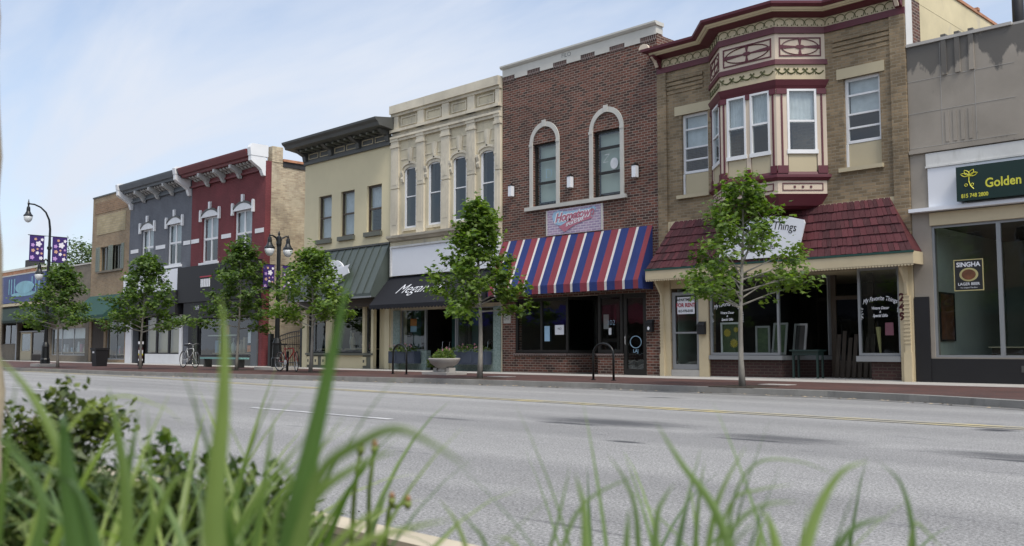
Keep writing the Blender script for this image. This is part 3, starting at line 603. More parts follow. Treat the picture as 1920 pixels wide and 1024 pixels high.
window(b, -34.27, -32.91, .74, 2.5, M['dark_trim'], y=F+.05, glass=M['glass_shop'], mull=(-33.8,), muntin=.03); window(b, -32.44, -30.41, .74, 2.5, M['dark_trim'], y=F+.05, glass=M['glass_shop']); window(b, -30.24, -29.86, .74, 2.5, M['dark_trim'], y=F+.05, glass=M['glass_shop'])
bx('sill', M['olive_trim'], b, (-34.3, -29.72, F-.1, F+.04, .64, .72))
bx('bulkhead', M['olive_trim'], b, (-34.27, -32.5, F-.02, F+.1, Z0, .63), (-30.4, -29.72, F-.02, F+.1, Z0, .63)); bx('bulkhead', M['cream'], b, (-32.49, -30.41, F+.0, F+.1, Z0, .63))
for xa in (-34.15, -33.6, -33.05, -30.3): bx('panel_block', M['cream'], b, (xa-.14, xa+.14, F-.05, F-.021, .24, .58)).name = 'panel_block'; bx('rosette', M['dark_trim'], b, (xa-.035, xa+.035, F-.065, F-.051, .36, .46))
bx('board_door', M['cream'], b, (-29.7, -29.0, F+.25, F+.3, Z0, 2.5))
sg = thing('oval_sign', (-31.6, F-.8, 3.6), 'white oval and ribbon sign mounted on the grey metal awning', 'sign')
g = lambda u, v, o=0: (-31.2+u, F-.62-o-.455*v, 3.62+v)     # on the awning slope
pts = [(.75*math.cos(6.2832*k/30), .5*math.sin(6.2832*k/30)+.1) for k in range(30)]
m = MB(); m.loft([(-31.5+u, F-.6+v*-.0-.1, 3.75+v) for u, v in pts], [(-31.5+u, F-.56+v*-.0-.1+.03, 3.75+v) for u, v in pts]); m.build('oval_plate', M['sign_white'], sg)
m = MB(); m.xz([(-32.6, 3.45), (-31.9, 3.6), (-31, 3.62), (-30.35, 3.78), (-30.45, 3.98), (-30.3, 4.12), (-31, 4.0), (-32, 3.95), (-32.7, 3.8), (-32.5, 3.62)], F-.74, F-.71); m.build('ribbon', M['sign_white'], sg)
m = MB(); m.xz(e(-31.3, 4.02, .1, .07), F-.72, F-.702); m.xz(e(-31.75, 4.1, .16, .05), F-.72, F-.702); m.build('emblem', M['text_black'], sg)
bx('standoff', M['alu'], sg, (-32.0, -31.95, F-.70, F-.3, 3.6, 3.64), (-31.05, -31.0, F-.70, F-.3, 3.6, 3.64))

# ------------------------------------------------------------ limestone
WL = [(-27.93, -27.22), (-26.55, -25.82), (-25.19, -24.47), (-23.77, -23.06)]
b = house('limestone_building', 'two-storey weathered pale limestone building with four tall narrow windows', 'building', -28.67, -22.71, 9.95, M['lime_yellow'],
          [(a, c_, 5.32, 7.62) for a, c_ in WL]+[(-28.1, -23.1, Z0, 2.3)])
x0, x1 = -28.66, -22.73
m = MB(); m.box(x0, x1, F-.2, F+.3, 9.72, 10.03); m.box(x0, x1, F-.12, F-.003, 9.62, 9.719); m.build('parapet_band', M['lime'], b)
m = MB(); m.box(x0, x1, F-.1, F-.003, 8.66, 8.76); m.box(x0, x1, F-.16, F-.003, 8.761, 8.84); m.box(x0, x1, F-.05, F-.003, 8.841, 9.0); m.box(x0, x1, F-.18, F-.003, 9.0, 9.1); m.build('entablature', M['lime'], b)
PX = [(-28.66, -28.22), (-27.14, -26.72), (-25.76, -25.33), (-24.4, -23.98), (-23.0, -22.74)]
for a, c_ in PX:
    m = MB(); m.box(a, c_, F-.0920, F-.004, 5.1, 6.83); m.box(a+.04, c_-.04, F-.0620, F-.004, 6.83, 6.87); m.box(a, c_, F-.0920, F-.004, 6.87, 8.42); m.box(a-.03, c_+.03, F-.1280, F-.004, 8.42, 8.52); m.box(a, c_, F-.1100, F-.004, 8.52, 8.655)
    m.box(a-.02, c_+.02, F-.1340, F-.004, 8.657, 8.84); m.box(a-.03, c_+.03, F-.1520, F-.004, 9.0, 9.12); m.box(a+.03, c_-.03, F-.0920, F-.004, 9.12, 9.62)
    m.box(a+.09, c_-.09, F-.1010, F-.0926, 7.0, 8.3); m.box(a+.09, c_-.09, F-.1010, F-.0926, 5.5, 6.7)
    m.build('pilaster', M['lime'], b)
for i in range(4):
    a = PX[i][1]+.08; c_ = PX[i+1][0]-.08
    m = MB(); m.box(a, c_, F-.0380, F-.004, 9.2, 9.24); m.box(a, c_, F-.0380, F-.004, 9.5, 9.54); m.box(a, a+.04, F-.0380, F-.004, 9.24, 9.5); m.box(c_-.04, c_, F-.0380, F-.004, 9.24, 9.5); m.build('frieze_panel', M['lime'], b)
for a, c_ in WL:
    xc = (a+c_)/2; window(b, a, c_, 5.32, 7.62, M['white'], fw=.08, rails=(6.5,), glass=M['glass_dark'], y=F+.02)
    m = MB(); n = 10; hw = (c_-a)/2
    up = [(xc-hw+2*hw*k/n, 7.46+.14*max(0, math.sin(3.1416*k/n))**.5) for k in range(n+1)]
    m.xz(up+[(c_+.02, 7.7), (a-.02, 7.7)], F-.03, F-.003)
    o = [(xc-hw-.08+(2*hw+.16)*k/n, 7.55+.17*max(0, math.sin(3.1416*k/n))**.5) for k in range(n+1)]; m.xz(o+[(x, z+.09) for x, z in o[::-1]], F-.0680, F-.0266)
    m.build('arch_hood', M['lime'], b)
    m = MB(); m.xz([(xc-.07, 7.7), (xc+.07, 7.7), (xc+.15, 8.3), (xc-.15, 8.3)], F-.0500, F-.004); m.xz([(xc-.03, 7.75), (xc+.03, 7.75), (xc+.07, 8.33), (xc-.07, 8.33)], F-.0680, F-.0506); m.build('keystone', M['lime'], b)
    for z in (7.92, 8.3): bx('joint_moulding', M['lime'], b, (a-.22, xc-.16, F-.02, F-.003, z, z+.035), (xc+.16, c_+.2, F-.02, F-.003, z, z+.035))
    for xs in (a-.16, c_+.03):
        m = MB(); m.yz([(F-.003, 7.05), (F-.0440, 7.08), (F-.0800, 7.2), (F-.0500, 7.28), (F-.1040, 7.42), (F-.1040, 7.5), (F-.003, 7.52)], xs, xs+.13); m.build('console', M['lime'], b)
    bx('sill', M['lime'], b, (a-.05, c_+.05, F-.0680, F-.005, 5.22, 5.315))
m = MB(); m.yz([(F-.003, 4.86), (F-.14, 4.88), (F-.2, 4.95), (F-.28, 4.99), (F-.3, 5.07), (F-.003, 5.09)], x0, x1); m.build('ledge', M['lime'], b); bx('band', M['lime_yellow'], b, (x0, x1, F-.06, F-.003, 4.7, 4.859))
m = MB(); m.box(-28.55, -22.78, F-.12, F-.004, 3.58, 4.68); bd = m.build('sign_panel', M['sign_white'], b)
bx('panel_trim', M['white_old'], bd, (-28.58, -22.76, F-.16, F-.121, 4.62, 4.69), (-28.58, -28.51, F-.16, F-.121, 3.57, 4.62))
sec = [(F-.004, 3.57), (F-.95, 2.48), (F-.95, 2.42), (F-.004, 2.42)]
m = MB(); m.loft([(-28.75, y, z) for y, z in sec], [(-22.85, y, z) for y, z in sec]); aw = m.build('fabric_awning', M['black_fabric'], b)
m = MB(); n = 34
for k in range(n):
    xa = -28.75+5.9*k/n; xb = xa+5.9/n; m.xz([(xa, 2.42), (xb, 2.42), (xb, 2.36), (xb-.045, 2.32), ((xa+xb)/2, 2.305), (xa+.045, 2.32), (xa, 2.36)], F-.952, F-.94)
m.build('valance', M['black_fabric'], aw)
text('Megan M', .64, M['sign_white'], aw, lambda u, v: (-26.5+u, F-.475-.02+.655*v, 3.03+.76*v), shear=.5, sx=1.02, bold=-.006)
for xa, xb in ((-28.5, -28.1), (-23.1, -22.76)): bx('pilaster', M['mosaic'], b, (xa, xb, F-.04, F-.004, Z0, 2.3))
window(b, -28.08, -26.72, .84, 2.3, M['alu'], y=F+.03, fw=.03, glass=M['glass_shop']); window(b, -25.0, -23.12, .84, 2.3, M['alu'], y=F+.03, fw=.03, glass=M['glass_shop'])
bx('bulkhead', M['mosaic'], b, (-28.08, -26.6, F-.01, F+.2, Z0, .83), (-25.1, -23.12, F-.01, F+.2, Z0, .83))
bx('entry_wall', M['teal_in'], b, (-26.6, -25.1, F+1.2, F+1.25, Z0, 2.4)); bx('shop_door', M['dark_in'], b, (-26.3, -25.5, F+1.1, F+1.18, Z0, 2.15)); bx('door_pane', M['glass_shop'], b, (-26.2, -25.6, F+1.07, F+1.09, .4, 2.0))
bx('poster', M['orange'], b, (-27.65, -27.3, F+.11, F+.115, 1.72, 1.98)); bx('poster', M['sky_blue'], b, (-27.65, -27.3, F+.11, F+.115, 1.5, 1.715))
bx('window_curtain', M['teal_in'], b, (-28.0, -27.55, F+.5, F+.53, .9, 2.3)); bx('door_frame', M['alu'], b, (-26.72, -26.66, F+.02, F+.1, Z0, 2.3), (-25.08, -25.03, F+.02, F+.1, Z0, 2.3))
def stool(x, y, mat, lab):
    t = thing('bar_chair', (x, y, Z0+.02), lab, 'chair', 'chairs inside the salon window')
    m = MB(); m.box(x-.2, x+.2, y-.2, y+.2, .72, .77); m.build('seat', mat, t); m = MB(); m.tube([(x-.18, y+.19, .77), (x-.2, y+.24, 1.15), (x+.2, y+.24, 1.15), (x+.18, y+.19, .77)], .015, 6); m.build('backrest', M['chrome'], t)
    for sx in (-.17, .17):
        for sy in (-.17, .17):
            m = MB(); m.tube([(x+sx, y+sy, .72), (x+sx*1.2, y+sy*1.2, Z0+.02)], .013, 6); m.build('leg', M['chrome'], t)
stool(-26.95, F+1.0, M['black'], 'pale-legged chair behind the salon window left of the entry'); stool(-24.4, F+.9, M['wood'], 'pale-legged chair behind the salon window right of the entry')

def display(b, x0, x1, y, z0, n, sd_, pal=('curtain', 'board_tan', 'wood', 'dkgreen', 'rose', 'sky_blue', 'pale_in')):
    r = random.Random(sd_); bx('display_shelf', M['board_tan'], b, (x0, x1, y, y+.4, z0-.04, z0))
    for k in range(n):
        x = x0+(x1-x0)*(k+.5)/n+r.uniform(-.05, .05); h_ = r.uniform(.15, .75); w_ = r.uniform(.05, .14)
        m = MB()
        if r.random() < .5: m.lathe(x, y+.2, [(w_*.6, z0), (w_, z0+h_*.3), (w_*.8, z0+h_*.6), (w_*.25, z0+h_*.75), (w_*.4, z0+h_)], 10)
        else: m.box(x-w_, x+w_, y+.1, y+.3, z0, z0+h_)
        m.build('display_item', M[r.choice(pal)], b)
B_ = {o.name: o for o in bpy.data.objects}
display(B_['cream_stucco_building'], -34.2, -33.0, F+.45, .9, 6, 1); display(B_['cream_stucco_building'], -32.3, -30.5, F+.45, .9, 8, 2); display(B_['tan_brick_building'], -54.9, -52.6, F+.5, .6, 9, 3)
display(B_['low_shop'], -63.4, -58.2, F+.5, .7, 14, 4); display(B_['red_painted_building'], -43.6, -39.0, F+.6, .7, 12, 5); display(B_['grey_painted_building'], -49.6, -45.9, F+.12, .75, 9, 6)
# ------------------------------------------------------------ dark red brick
WB = [(-21.28, -20.25, 5.43, 7.46), (-18.74, -17.68, 5.43, 7.46)]
b = house('dark_brick_building', 'two-storey dark red brick building with two stone-arched windows and striped awning', 'building', -22.7, -16.3, 9.97, M['dark_brick'], WB+[(-22.1, -16.8, Z0, 2.5)])
x0, x1 = -22.68, -16.32
m = MB(); wall_holes = []
m.box(x0, x1, F-.03, F+.3, 10.0, 10.22); m.yz([(F+.3, 10.22), (F-.06, 10.22), (F-.12, 10.28), (F-.12, 10.33), (F+.3, 10.33)], x0-.05, x1+.05)
k = 0; xa = x0; seg = (x1-x0)/11
for k in range(11):
    xa = x0+seg*k
    if k % 2: m.box(xa, xa+seg, F-.03, F-.003, 9.82, 9.999)
    else: m.box(xa, xa+seg, F-.03, F-.003, 9.96, 9.999)
cp = m.build('stone_parapet', M['stone_pale'], b)
for k in range(0, 11, 2): xa = x0+seg*k; bx('soldier_course', M['soldier'], b, (xa, xa+seg, F-.02, F-.003, 9.78, 9.958))
text('FILO', .2, M['dark_trim'], cp, flat(-19.8, F-.034, 9.98+.12), bold=-.002)
for (a, c_, z0, z1) in WB:
    xc = (a+c_)/2
    m = MB(); m.box(a-.135, a, F-.04, F-.003, 5.43, 7.46); m.box(c_, c_+.135, F-.04, F-.003, 5.43, 7.46); m.build('stone_jamb', M['stone_pale'], b)
    n = 22; ro = (c_-a)/2+.135; ri = (c_-a)/2; m = MB()
    for k in range(n):
        t0, t1 = math.pi*k/n, math.pi*(k+1)/n
        m.xz([(xc+ri*math.cos(t0), 7.463+ri*math.sin(t0)), (xc+ro*math.cos(t0), 7.463+ro*math.sin(t0)*1.04), (xc+ro*math.cos(t1), 7.463+ro*math.sin(t1)*1.04), (xc+ri*math.cos(t1), 7.463+ri*math.sin(t1))], F-.04, F-.003)
    m.xz([(xc-.07, 7.463+ri), (xc+.07, 7.463+ri), (xc+.09, 7.463+ro+.08), (xc-.09, 7.463+ro+.08)], F-.06, F-.041); m.build('stone_arch', M['stone_pale'], b)
    for zz in (7.43,): bx('impost', M['stone_pale'], b, (a-.15, a, F-.055, F-.041, zz-.03, zz+.05), (c_, c_+.15, F-.055, F-.041, zz-.03, zz+.05))
    w_ = window(b, a, c_, z0, z1, M['bronze'], fw=.06, rails=(6.93, 6.18), muntin=.08, glass=M['glass'])
    bx('blind', M['pale_in'], w_, (a+.06, c_-.06, F+.3, F+.31, 5.6, 7.4))
text('D', .45, M['sky_blue'], b, flat(-20.68, F+.1, 6.45), name='window_decal', bold=-.015); text('Z', .38, M['curtain'], b, flat(-18.35, F+.1, 6.6), name='window_decal', shear=.3, bold=-.01)
m = MB(); m.xz(e(-18.0, 6.42, .15, .17), F+.09, F+.1); m.build('window_decal', M['curtain'], b)
m = MB(); m.box(-21.6, -17.45, F-.09, F-.003, 5.31, 5.425); m.build('sill', M['stone_pale'], b)
mu = tag(bx('painted_wall_sign', M['mural_brick'], None, (-20.68, -18.35, F-.025, F-.004, 4.44, 5.24)), 'faded lilac painted sign with script lettering on dark brick above the striped awning', 'sign')
bx('border', M['stone_pale'], mu, (-18.42, -18.35, F-.045, F-.026, 4.44, 5.24), (-20.68, -20.64, F-.045, F-.026, 4.44, 5.24))
m = MB(); m.xz([(-20.05, 4.72), (-19.75, 4.84), (-19.2, 4.93), (-18.85, 4.95), (-18.68, 5.05), (-18.62, 5.13), (-18.7, 5.2), (-18.85, 5.16), (-19.2, 5.14), (-19.7, 5.13), (-20.0, 5.16), (-20.15, 5.2), (-20.35, 5.16), (-20.42, 5.04), (-20.38, 4.9), (-20.28, 4.78), (-20.15, 4.74)], F-.034, F-.027); m.build('swoosh', M['sky_blue'], mu)
m = MB(); m.xz([(-20.15, 4.68), (-19.9, 4.5), (-19.5, 4.68), (-19.1, 4.78), (-18.75, 4.84), (-18.9, 4.95), (-19.2, 4.93), (-19.75, 4.84)], F-.038, F-.0345); m.build('pennant', M['rose'], mu)
text('Hometown', .37, M['sign_white'], mu, lambda u, v: (-19.5+u, F-.0395, 5.0+v+u*.06), shear=.35, sx=.95, bold=.035)
text('Hometown', .36, M['rose'], mu, lambda u, v: (-19.5+u, F-.042, 5.0+v+u*.06), shear=.35, sx=.95, bold=.012)
text('SPORTS BAR', .13, M['sign_white'], mu, lambda u, v: (-19.48+u, F-.045, 4.78+v+u*.2), shear=.25, bold=.004)
# striped awning
YA = F-.7
def aw_pt(x, t): return (x, F-.005+(YA-F+.005)*t, 4.41+(2.82-4.41)*t)
xs = [-22.68]; cols = []
x = -17.07-.66*8.5; pat = []
st = -17.07+.05
while st > -23.6: st -= .66
edges = []
x = st
while x < -16.5:
    edges += [(x-.088, x, 2), (x, x+.30, 0), (x+.30, x+.572, 1)]; x += .66
m = MB()
def strip(a, c_, mi):
    a = max(a, -22.68); c_ = min(c_, -16.54)
    if c_-a < .005: return
    m.i = mi
    m.face([aw_pt(a, 0), aw_pt(c_, 0), aw_pt(c_, 1), aw_pt(a, 1)]); m.face([(a, YA, 2.82), (c_, YA, 2.82), (c_, YA+.01, 2.57), (a, YA+.01, 2.57)])
for a, c_, mi in edges: strip(a, c_, mi)
m.i = 0
for xe in (-22.68, -16.54): m.face([(xe, F-.005, 4.41), (xe, YA, 2.82), (xe, YA+.01, 2.57), (xe, F-.005, 2.57)])
aw = m.build('striped_awning', [M['awn_blue'], M['awn_red'], M['awn_white']], b, fix=False)
m = MB()
for xe in (-22.64, -20.5, -18.5, -16.58): m.tube([(xe, F, 4.36), (xe, YA+.03, 2.83), (xe, YA+.03, 2.6), (xe, F, 2.6)], .015, 6)
m.build('awning_frame', M['alu'], aw)
# shop front
window(b, -22.1, -19.82, .76, 2.48, M['bronze'], y=F+.02, fw=.09, mull=(-20.96,), muntin=.09, glass=M['glass_shop'])
bx('bulkhead', M['dark_brick'], b, (-22.1, -19.85, F+.01, F+.28, Z0, .66)); bx('brick_sill', M['soldier'], b, (-22.15, -19.84, F-.06, F+.28, .662, .745))
m = MB(); m.xy([(-19.84, F+.01), (-19.45, F+1.1), (-19.65, F+1.1), (-19.84, F+.2)], Z0, .66); m.build('bulkhead', M['dark_brick'], b)
m = MB(); m.xy([(-19.81, F), (-19.42, F+1.1), (-19.65, F+1.1), (-19.83, F+.2)], .662, .745); m.build('brick_sill', M['soldier'], b)
m = MB(); m.xy([(-19.8, F+.05), (-19.44, F+1.1), (-19.5, F+1.1), (-19.86, F+.05)], .75, .84); m.xy([(-19.8, F+.05), (-19.44, F+1.1), (-19.5, F+1.1), (-19.86, F+.05)], 2.4, 2.5); m.xy([(-19.48, F+.98), (-19.44, F+1.1), (-19.54, F+1.1), (-19.58, F+.98)], .84, 2.4); r_ = m.build('return_window', M['bronze'], b)
m = MB(); m.face([(-19.82, F+.06, .84), (-19.5, F+.98, .84), (-19.5, F+.98, 2.4), (-19.82, F+.06, 2.4)]); m.build('pane', M['glass_shop'], r_)
m = MB(); m.box(-19.5, -18.7, F+1.12, F+1.18, Z0, .35); m.box(-19.5, -19.4, F+1.12, F+1.18, .35, 2.5); m.box(-18.8, -18.7, F+1.12, F+1.18, .35, 2.5); m.box(-19.4, -18.8, F+1.12, F+1.18, 2.25, 2.5); m.box(-19.4, -18.8, F+1.12, F+1.18, 1.1, 1.2)
dr = m.build('entrance_door', M['bronze'], b); bx('pane', M['glass_shop'], dr, (-19.4, -18.8, F+1.14, F+1.15, .35, 2.25)); bx('notice', M['curtain'], dr, (-19.3, -19.1, F+1.1, F+1.115, 1.5, 1.95))
bx('bulkhead', M['dark_brick'], b, (-18.62, -17.66, F-.0+.005, F+.6, Z0, .66)); bx('brick_sill', M['soldier'], b, (-18.66, -17.65, F-.04, F+.6, .662, .745))
window(b, -18.62, -17.68, .76, 2.5, M['bronze'], y=F+.02, fw=.1, glass=M['glass_shop']); bx('return_post', M['bronze'], b, (-18.68, -18.6, F+.1, F+1.12, .75, .83), (-18.68, -18.6, F+.1, F+1.12, 2.4, 2.5), (-18.68, -18.6, F+1.0, F+1.1, .83, 2.4))
m = MB(); m.box(-17.64, -16.82, F+.02, F+.1, Z0, .3); m.box(-17.64, -17.53, F+.02, F+.1, .3, 2.5); m.box(-16.93, -16.82, F+.02, F+.1, .3, 2.5); m.box(-17.53, -16.93, F+.02, F+.1, 2.36, 2.5)
dr = m.build('side_door', M['bronze'], b); bx('pane', M['glass_shop'], dr, (-17.53, -16.93, F+.05, F+.06, .3, 2.36)); m = MB(); m.tube([(-17.55, F-.01, 1.0), (-17.55, F-.04, 1.03), (-17.55, F-.04, 1.25), (-17.55, F-.01, 1.28)], .012, 6); m.build('handle', M['chrome'], dr)
m = MB(); ring = e(-17.22, 1.08, .2, .17)
for k in range(28): a_, b_ = ring[k], ring[(k+1) % 28]; m.tube([(a_[0], F+.04, a_[1]), (b_[0], F+.04, b_[1])], .01, 4, cap=False)
m.build('door_decal', M['sky_blue'], dr); text('LAJ', .14, M['sky_blue'], dr, flat(-17.22, F+.04, .82), name='door_decal')
bx('notice', M['sign_white'], b, (-20.35, -19.98, F+.0, F+.012, 1.32, 1.62)); bx('notice', M['sky_blue'], b, (-20.8, -20.58, F+.0, F+.012, 1.12, 1.6)); text('NO', .1, M['text_black'], b, flat(-20.15, F-.004, 1.5), name='notice_print')
bx('notice', M['curtain'], b, (-18.2, -18.1, F+.01, F+.015, 1.3, 1.5)); text('202', .22, M['sky_blue'], b, flat(-18.1, F+.0, 1.65), name='window_decal', bold=-.005)
bx('teal_banner', M['sky_blue'], b, (-17.98, -17.9, F+.3, F+.31, .95, 2.45))
pl = tag(bx('number_plaque', M['stone_pale'], None, (-22.62, -22.3, F-.03, F-.004, 1.72, 2.02)), 'square stone plaque with carved street number left of the bar window', 'plaque'); text('241', .17, M['dark_trim'], pl, flat(-22.46, F-.034, 1.87))
def wall_light(px, lab):
    X, Z = P(px, 1, F)[0], 0
    Z = {963: 6.07, 1072: 6.05, 1192: 6.05}[px]
    t = thing('wall_light', (X, F, Z), lab, 'wall light', 'box lights on the dark brick wall')
    m = MB(); m.box(X-.06, X+.06, F-.04, F-.003, Z-.12, Z+.16); m.box(X-.075, X+.075, F-.2, F-.041, Z+.14, Z+.18); m.box(X-.02, X+.02, F-.12, F-.08, Z+.18, Z+.24); m.build('bracket', M['bronze'], t)
    m = MB(); m.box(X-.07, X+.07, F-.19, F-.045, Z-.2, Z+.139); m.build('shade', M['sign_white'], t)
wall_light(963, 'white box light at the left end of the dark brick wall'); wall_light(1072, 'white box light between the two arched windows'); wall_light(1192, 'white box light right of both arched windows')
# ------------------------------------------------------------ olive brick building with the painted bay window
b = house('bay_window_building', 'two-storey olive brick building with ornate maroon and cream bay window', 'building', -16.3, -9.13, 9.2, M['olive_brick'],
          [(-15.5, -14.63, 5.15, 7.42), (-10.7, -9.79, 5.27, 7.48), (-13.6, -12.1, 5.3, 7.4), (-15.93, -15.0, .2, 2.55), (-14.68, -9.46, Z0, 2.8)], floors=False, right=M['plaster'])
bay = b
TT = .4142
def path(o, xa=-16.3, xb=-9.13): return [(xa, F-o), (-14.52-TT*o, F-o), (-13.64-TT*o, 21.18-o), (-12.04+TT*o, 21.18-o), (-11.16+TT*o, F-o), (xb, F-o)]
def runm(mb, o, z0, z1, o2=None, xa=-16.3, xb=-9.13):
    A = path(o, xa, xb)+[(xb, F-.004), (xa, F-.004)]; B = path(o if o2 is None else o2, xa, xb)+[(xb, F-.004), (xa, F-.004)]
    mb.loft([(x, y, z0) for x, y in A], [(x, y, z1) for x, y in B])
def bayp(o): return [(-14.52-1.414*o, F-.004), (-13.64-TT*o, 21.18-o), (-12.04+TT*o, 21.18-o), (-11.16+1.414*o, F-.004)]
def bayr(mb, o, z0, z1, o2=None): mb.loft([(x, y, z0) for x, y in bayp(o)], [(x, y, z1) for x, y in bayp(o if o2 is None else o2)])
m = MB(); runm(m, .05, 8.74, 8.9); m.build('frieze_moulding', M['maroon'], b)
m = MB(); runm(m, .02, 8.903, 9.14); m.build('frieze', M['cream_trim'], b)
m = MB(); runm(m, .06, 9.143, 9.2, .3); m.build('bed_moulding', M['maroon'], b)
m = MB(); runm(m, .34, 9.203, 9.23, .36); runm(m, .38, 9.233, 9.28, .42); m.build('cornice_band', M['cream_trim'], b)
m = MB(); runm(m, .44, 9.283, 9.33, .52); runm(m, .53, 9.333, 9.40, .54, -16.5, -9.0); runm(m, .5, 9.403, 9.47, .1, -16.5, -9.0); m.build('crown', M['maroon'], b)
for xe in (-16.28, -9.33):
    m = MB(); m.yz([(F-.06, 8.9), (F-.16, 8.95), (F-.2, 9.05), (F-.42, 9.15), (F-.46, 9.2), (F-.06, 9.2)], xe, xe+.17); m.build('end_bracket', M['maroon'], b)
    m = MB(); m.yz([(F-.17, 8.96), (F-.22, 9.05), (F-.44, 9.16), (F-.42, 9.14)], xe+.05, xe+.12); m.yz([(F-.18, 8.9), (F-.3, 9.08), (F-.26, 9.1), (F-.15, 8.93)], xe+.04, xe+.13); m.build('bracket_face', M['pink_cream'], b)
m = MB(); n = 10; m.xz([(-16.42+.17*math.cos(math.pi*k/n)+.0, 9.42+.15*math.sin(math.pi*k/n)) for k in range(n+1)], F-.5, F-.42); m.build('end_finial', M['pink_cream'], b)
# face frames: origin, along, outward
S2 = math.sqrt(.5)
FR = {'wl': ((-16.1, F), (1, 0), (0, -1), 1.55), 'l': ((-14.52, F), (S2, -S2), (-S2, -S2), 1.245), 'f': ((-13.64, 21.18), (1, 0), (0, -1), 1.6), 'r': ((-12.04, 21.18), (S2, S2), (S2, -S2), 1.245), 'wr': ((-11.1, F), (1, 0), (0, -1), 1.75)}
def fp(k, u, d, z):
    o, a, n_, L_ = FR[k]; return (o[0]+a[0]*u+n_[0]*d, o[1]+a[1]*u+n_[1]*d, z)
def fbox(mb, k, u0, u1, d0, d1, z0, z1):
    mb.loft([fp(k, u0, d0, z0), fp(k, u1, d0, z0), fp(k, u1, d1, z0), fp(k, u0, d1, z0)], [fp(k, u0, d0, z1), fp(k, u1, d0, z1), fp(k, u1, d1, z1), fp(k, u0, d1, z1)])
def ftube(mb, k, pts, d, r, n=4): mb.tube([fp(k, u, d, z) for u, z in pts], r, n, cap=False)
for k in FR:
    L_ = FR[k][3]; n = int(L_/.24); wv = L_/n; m = MB()
    for i in range(n):
        uc = wv*(i+.5)
        ftube(m, k, [(uc+wv*.6*math.cos(math.pi*j/8)*(1 if j else 1), 8.945+.165*math.sin(math.pi*j/8)) for j in range(9)], .03, .009)
        for s_ in (-1, 1): m.lathe(*fp(k, uc+s_*wv*.22, .03, 0)[:2], [(.001, 8.93), (.02, 8.945), (.001, 8.965)], 6)
    m.build('arcade_ornament', M['green_orn'], b)
m = MB(); bayr(m, 0, 8.08, 8.737); m.build('upper_panel', M['pink_cream'], b)
m = MB(); bayr(m, .05, 7.95, 8.077, .04); m.build('moulding', M['maroon'], b)
m = MB(); bayr(m, .0, 7.56, 7.947); m.build('swag_panel', M['cream_trim'], b)
m = MB(); bayr(m, .02, 7.42, 7.557, .07); bayr(m, -.02, 7.34, 7.417, .02); m.build('window_head', M['maroon'], b)
for k in ('l', 'f', 'r'):
    L_ = FR[k][3]; m = MB(); a, c_ = .1, L_-.1; za, zb = 8.16, 8.64
    for q in ((a, c_, za, za+.03), (a, c_, zb-.03, zb), (a, a+.03, za+.03, zb-.03), (c_-.03, c_, za+.03, zb-.03)): fbox(m, k, q[0], q[1], .001, .02, q[2], q[3])
    uc = L_/2; zc = 8.4; ru = (c_-a)/2-.06; rz = .2
    ftube(m, k, [(uc+ru*math.cos(6.2832*j/24), zc+rz*math.sin(6.2832*j/24)) for j in range(25)], .012, .013)
    for du, dz in ((1, 0), (-1, 0), (0, 1), (0, -1)):
        if du: q = [(uc+du*.08, zc-.015), (uc+du*(ru+.03), zc-.05), (uc+du*(ru+.03), zc+.05), (uc+du*.08, zc+.015)]
        else: q = [(uc-.015, zc+dz*.05), (uc+.015, zc+dz*.05), (uc+.045, zc+dz*.2), (uc-.045, zc+dz*.2)]
        m.loft([fp(k, u, .001, z) for u, z in q], [fp(k, u, .018, z) for u, z in q])
    q = [(uc+.12*math.cos(6.2832*j/14), zc+.05*math.sin(6.2832*j/14)) for j in range(14)]; m.loft([fp(k, u, .001, z) for u, z in q], [fp(k, u, .024, z) for u, z in q])
    m.build('fan_ornament', M['maroon'], b)
    m = MB(); n = 5; wv = (L_-.1)/n
    for i in range(n):
        u0 = .05+wv*i
        ftube(m, k, [(u0+wv*j/8, 7.8-.085*math.sin(math.pi*j/8)) for j in range(9)], .012, .014)
        ftube(m, k, [(u0+wv*j/8, 7.79-.06*math.sin(math.pi*j/8)) for j in range(9)], .012, .01)
        for s_ in (-1, 1): ftube(m, k, [(u0+.01, 7.81), (u0+s_*.05, 7.86), (u0+s_*.07, 7.83), (u0+.01, 7.8)], .012, .009); ftube(m, k, [(u0+.01, 7.81), (u0+s_*.035, 7.7)], .012, .007)
    m.build('swag_ornament', M['green_orn'], b)
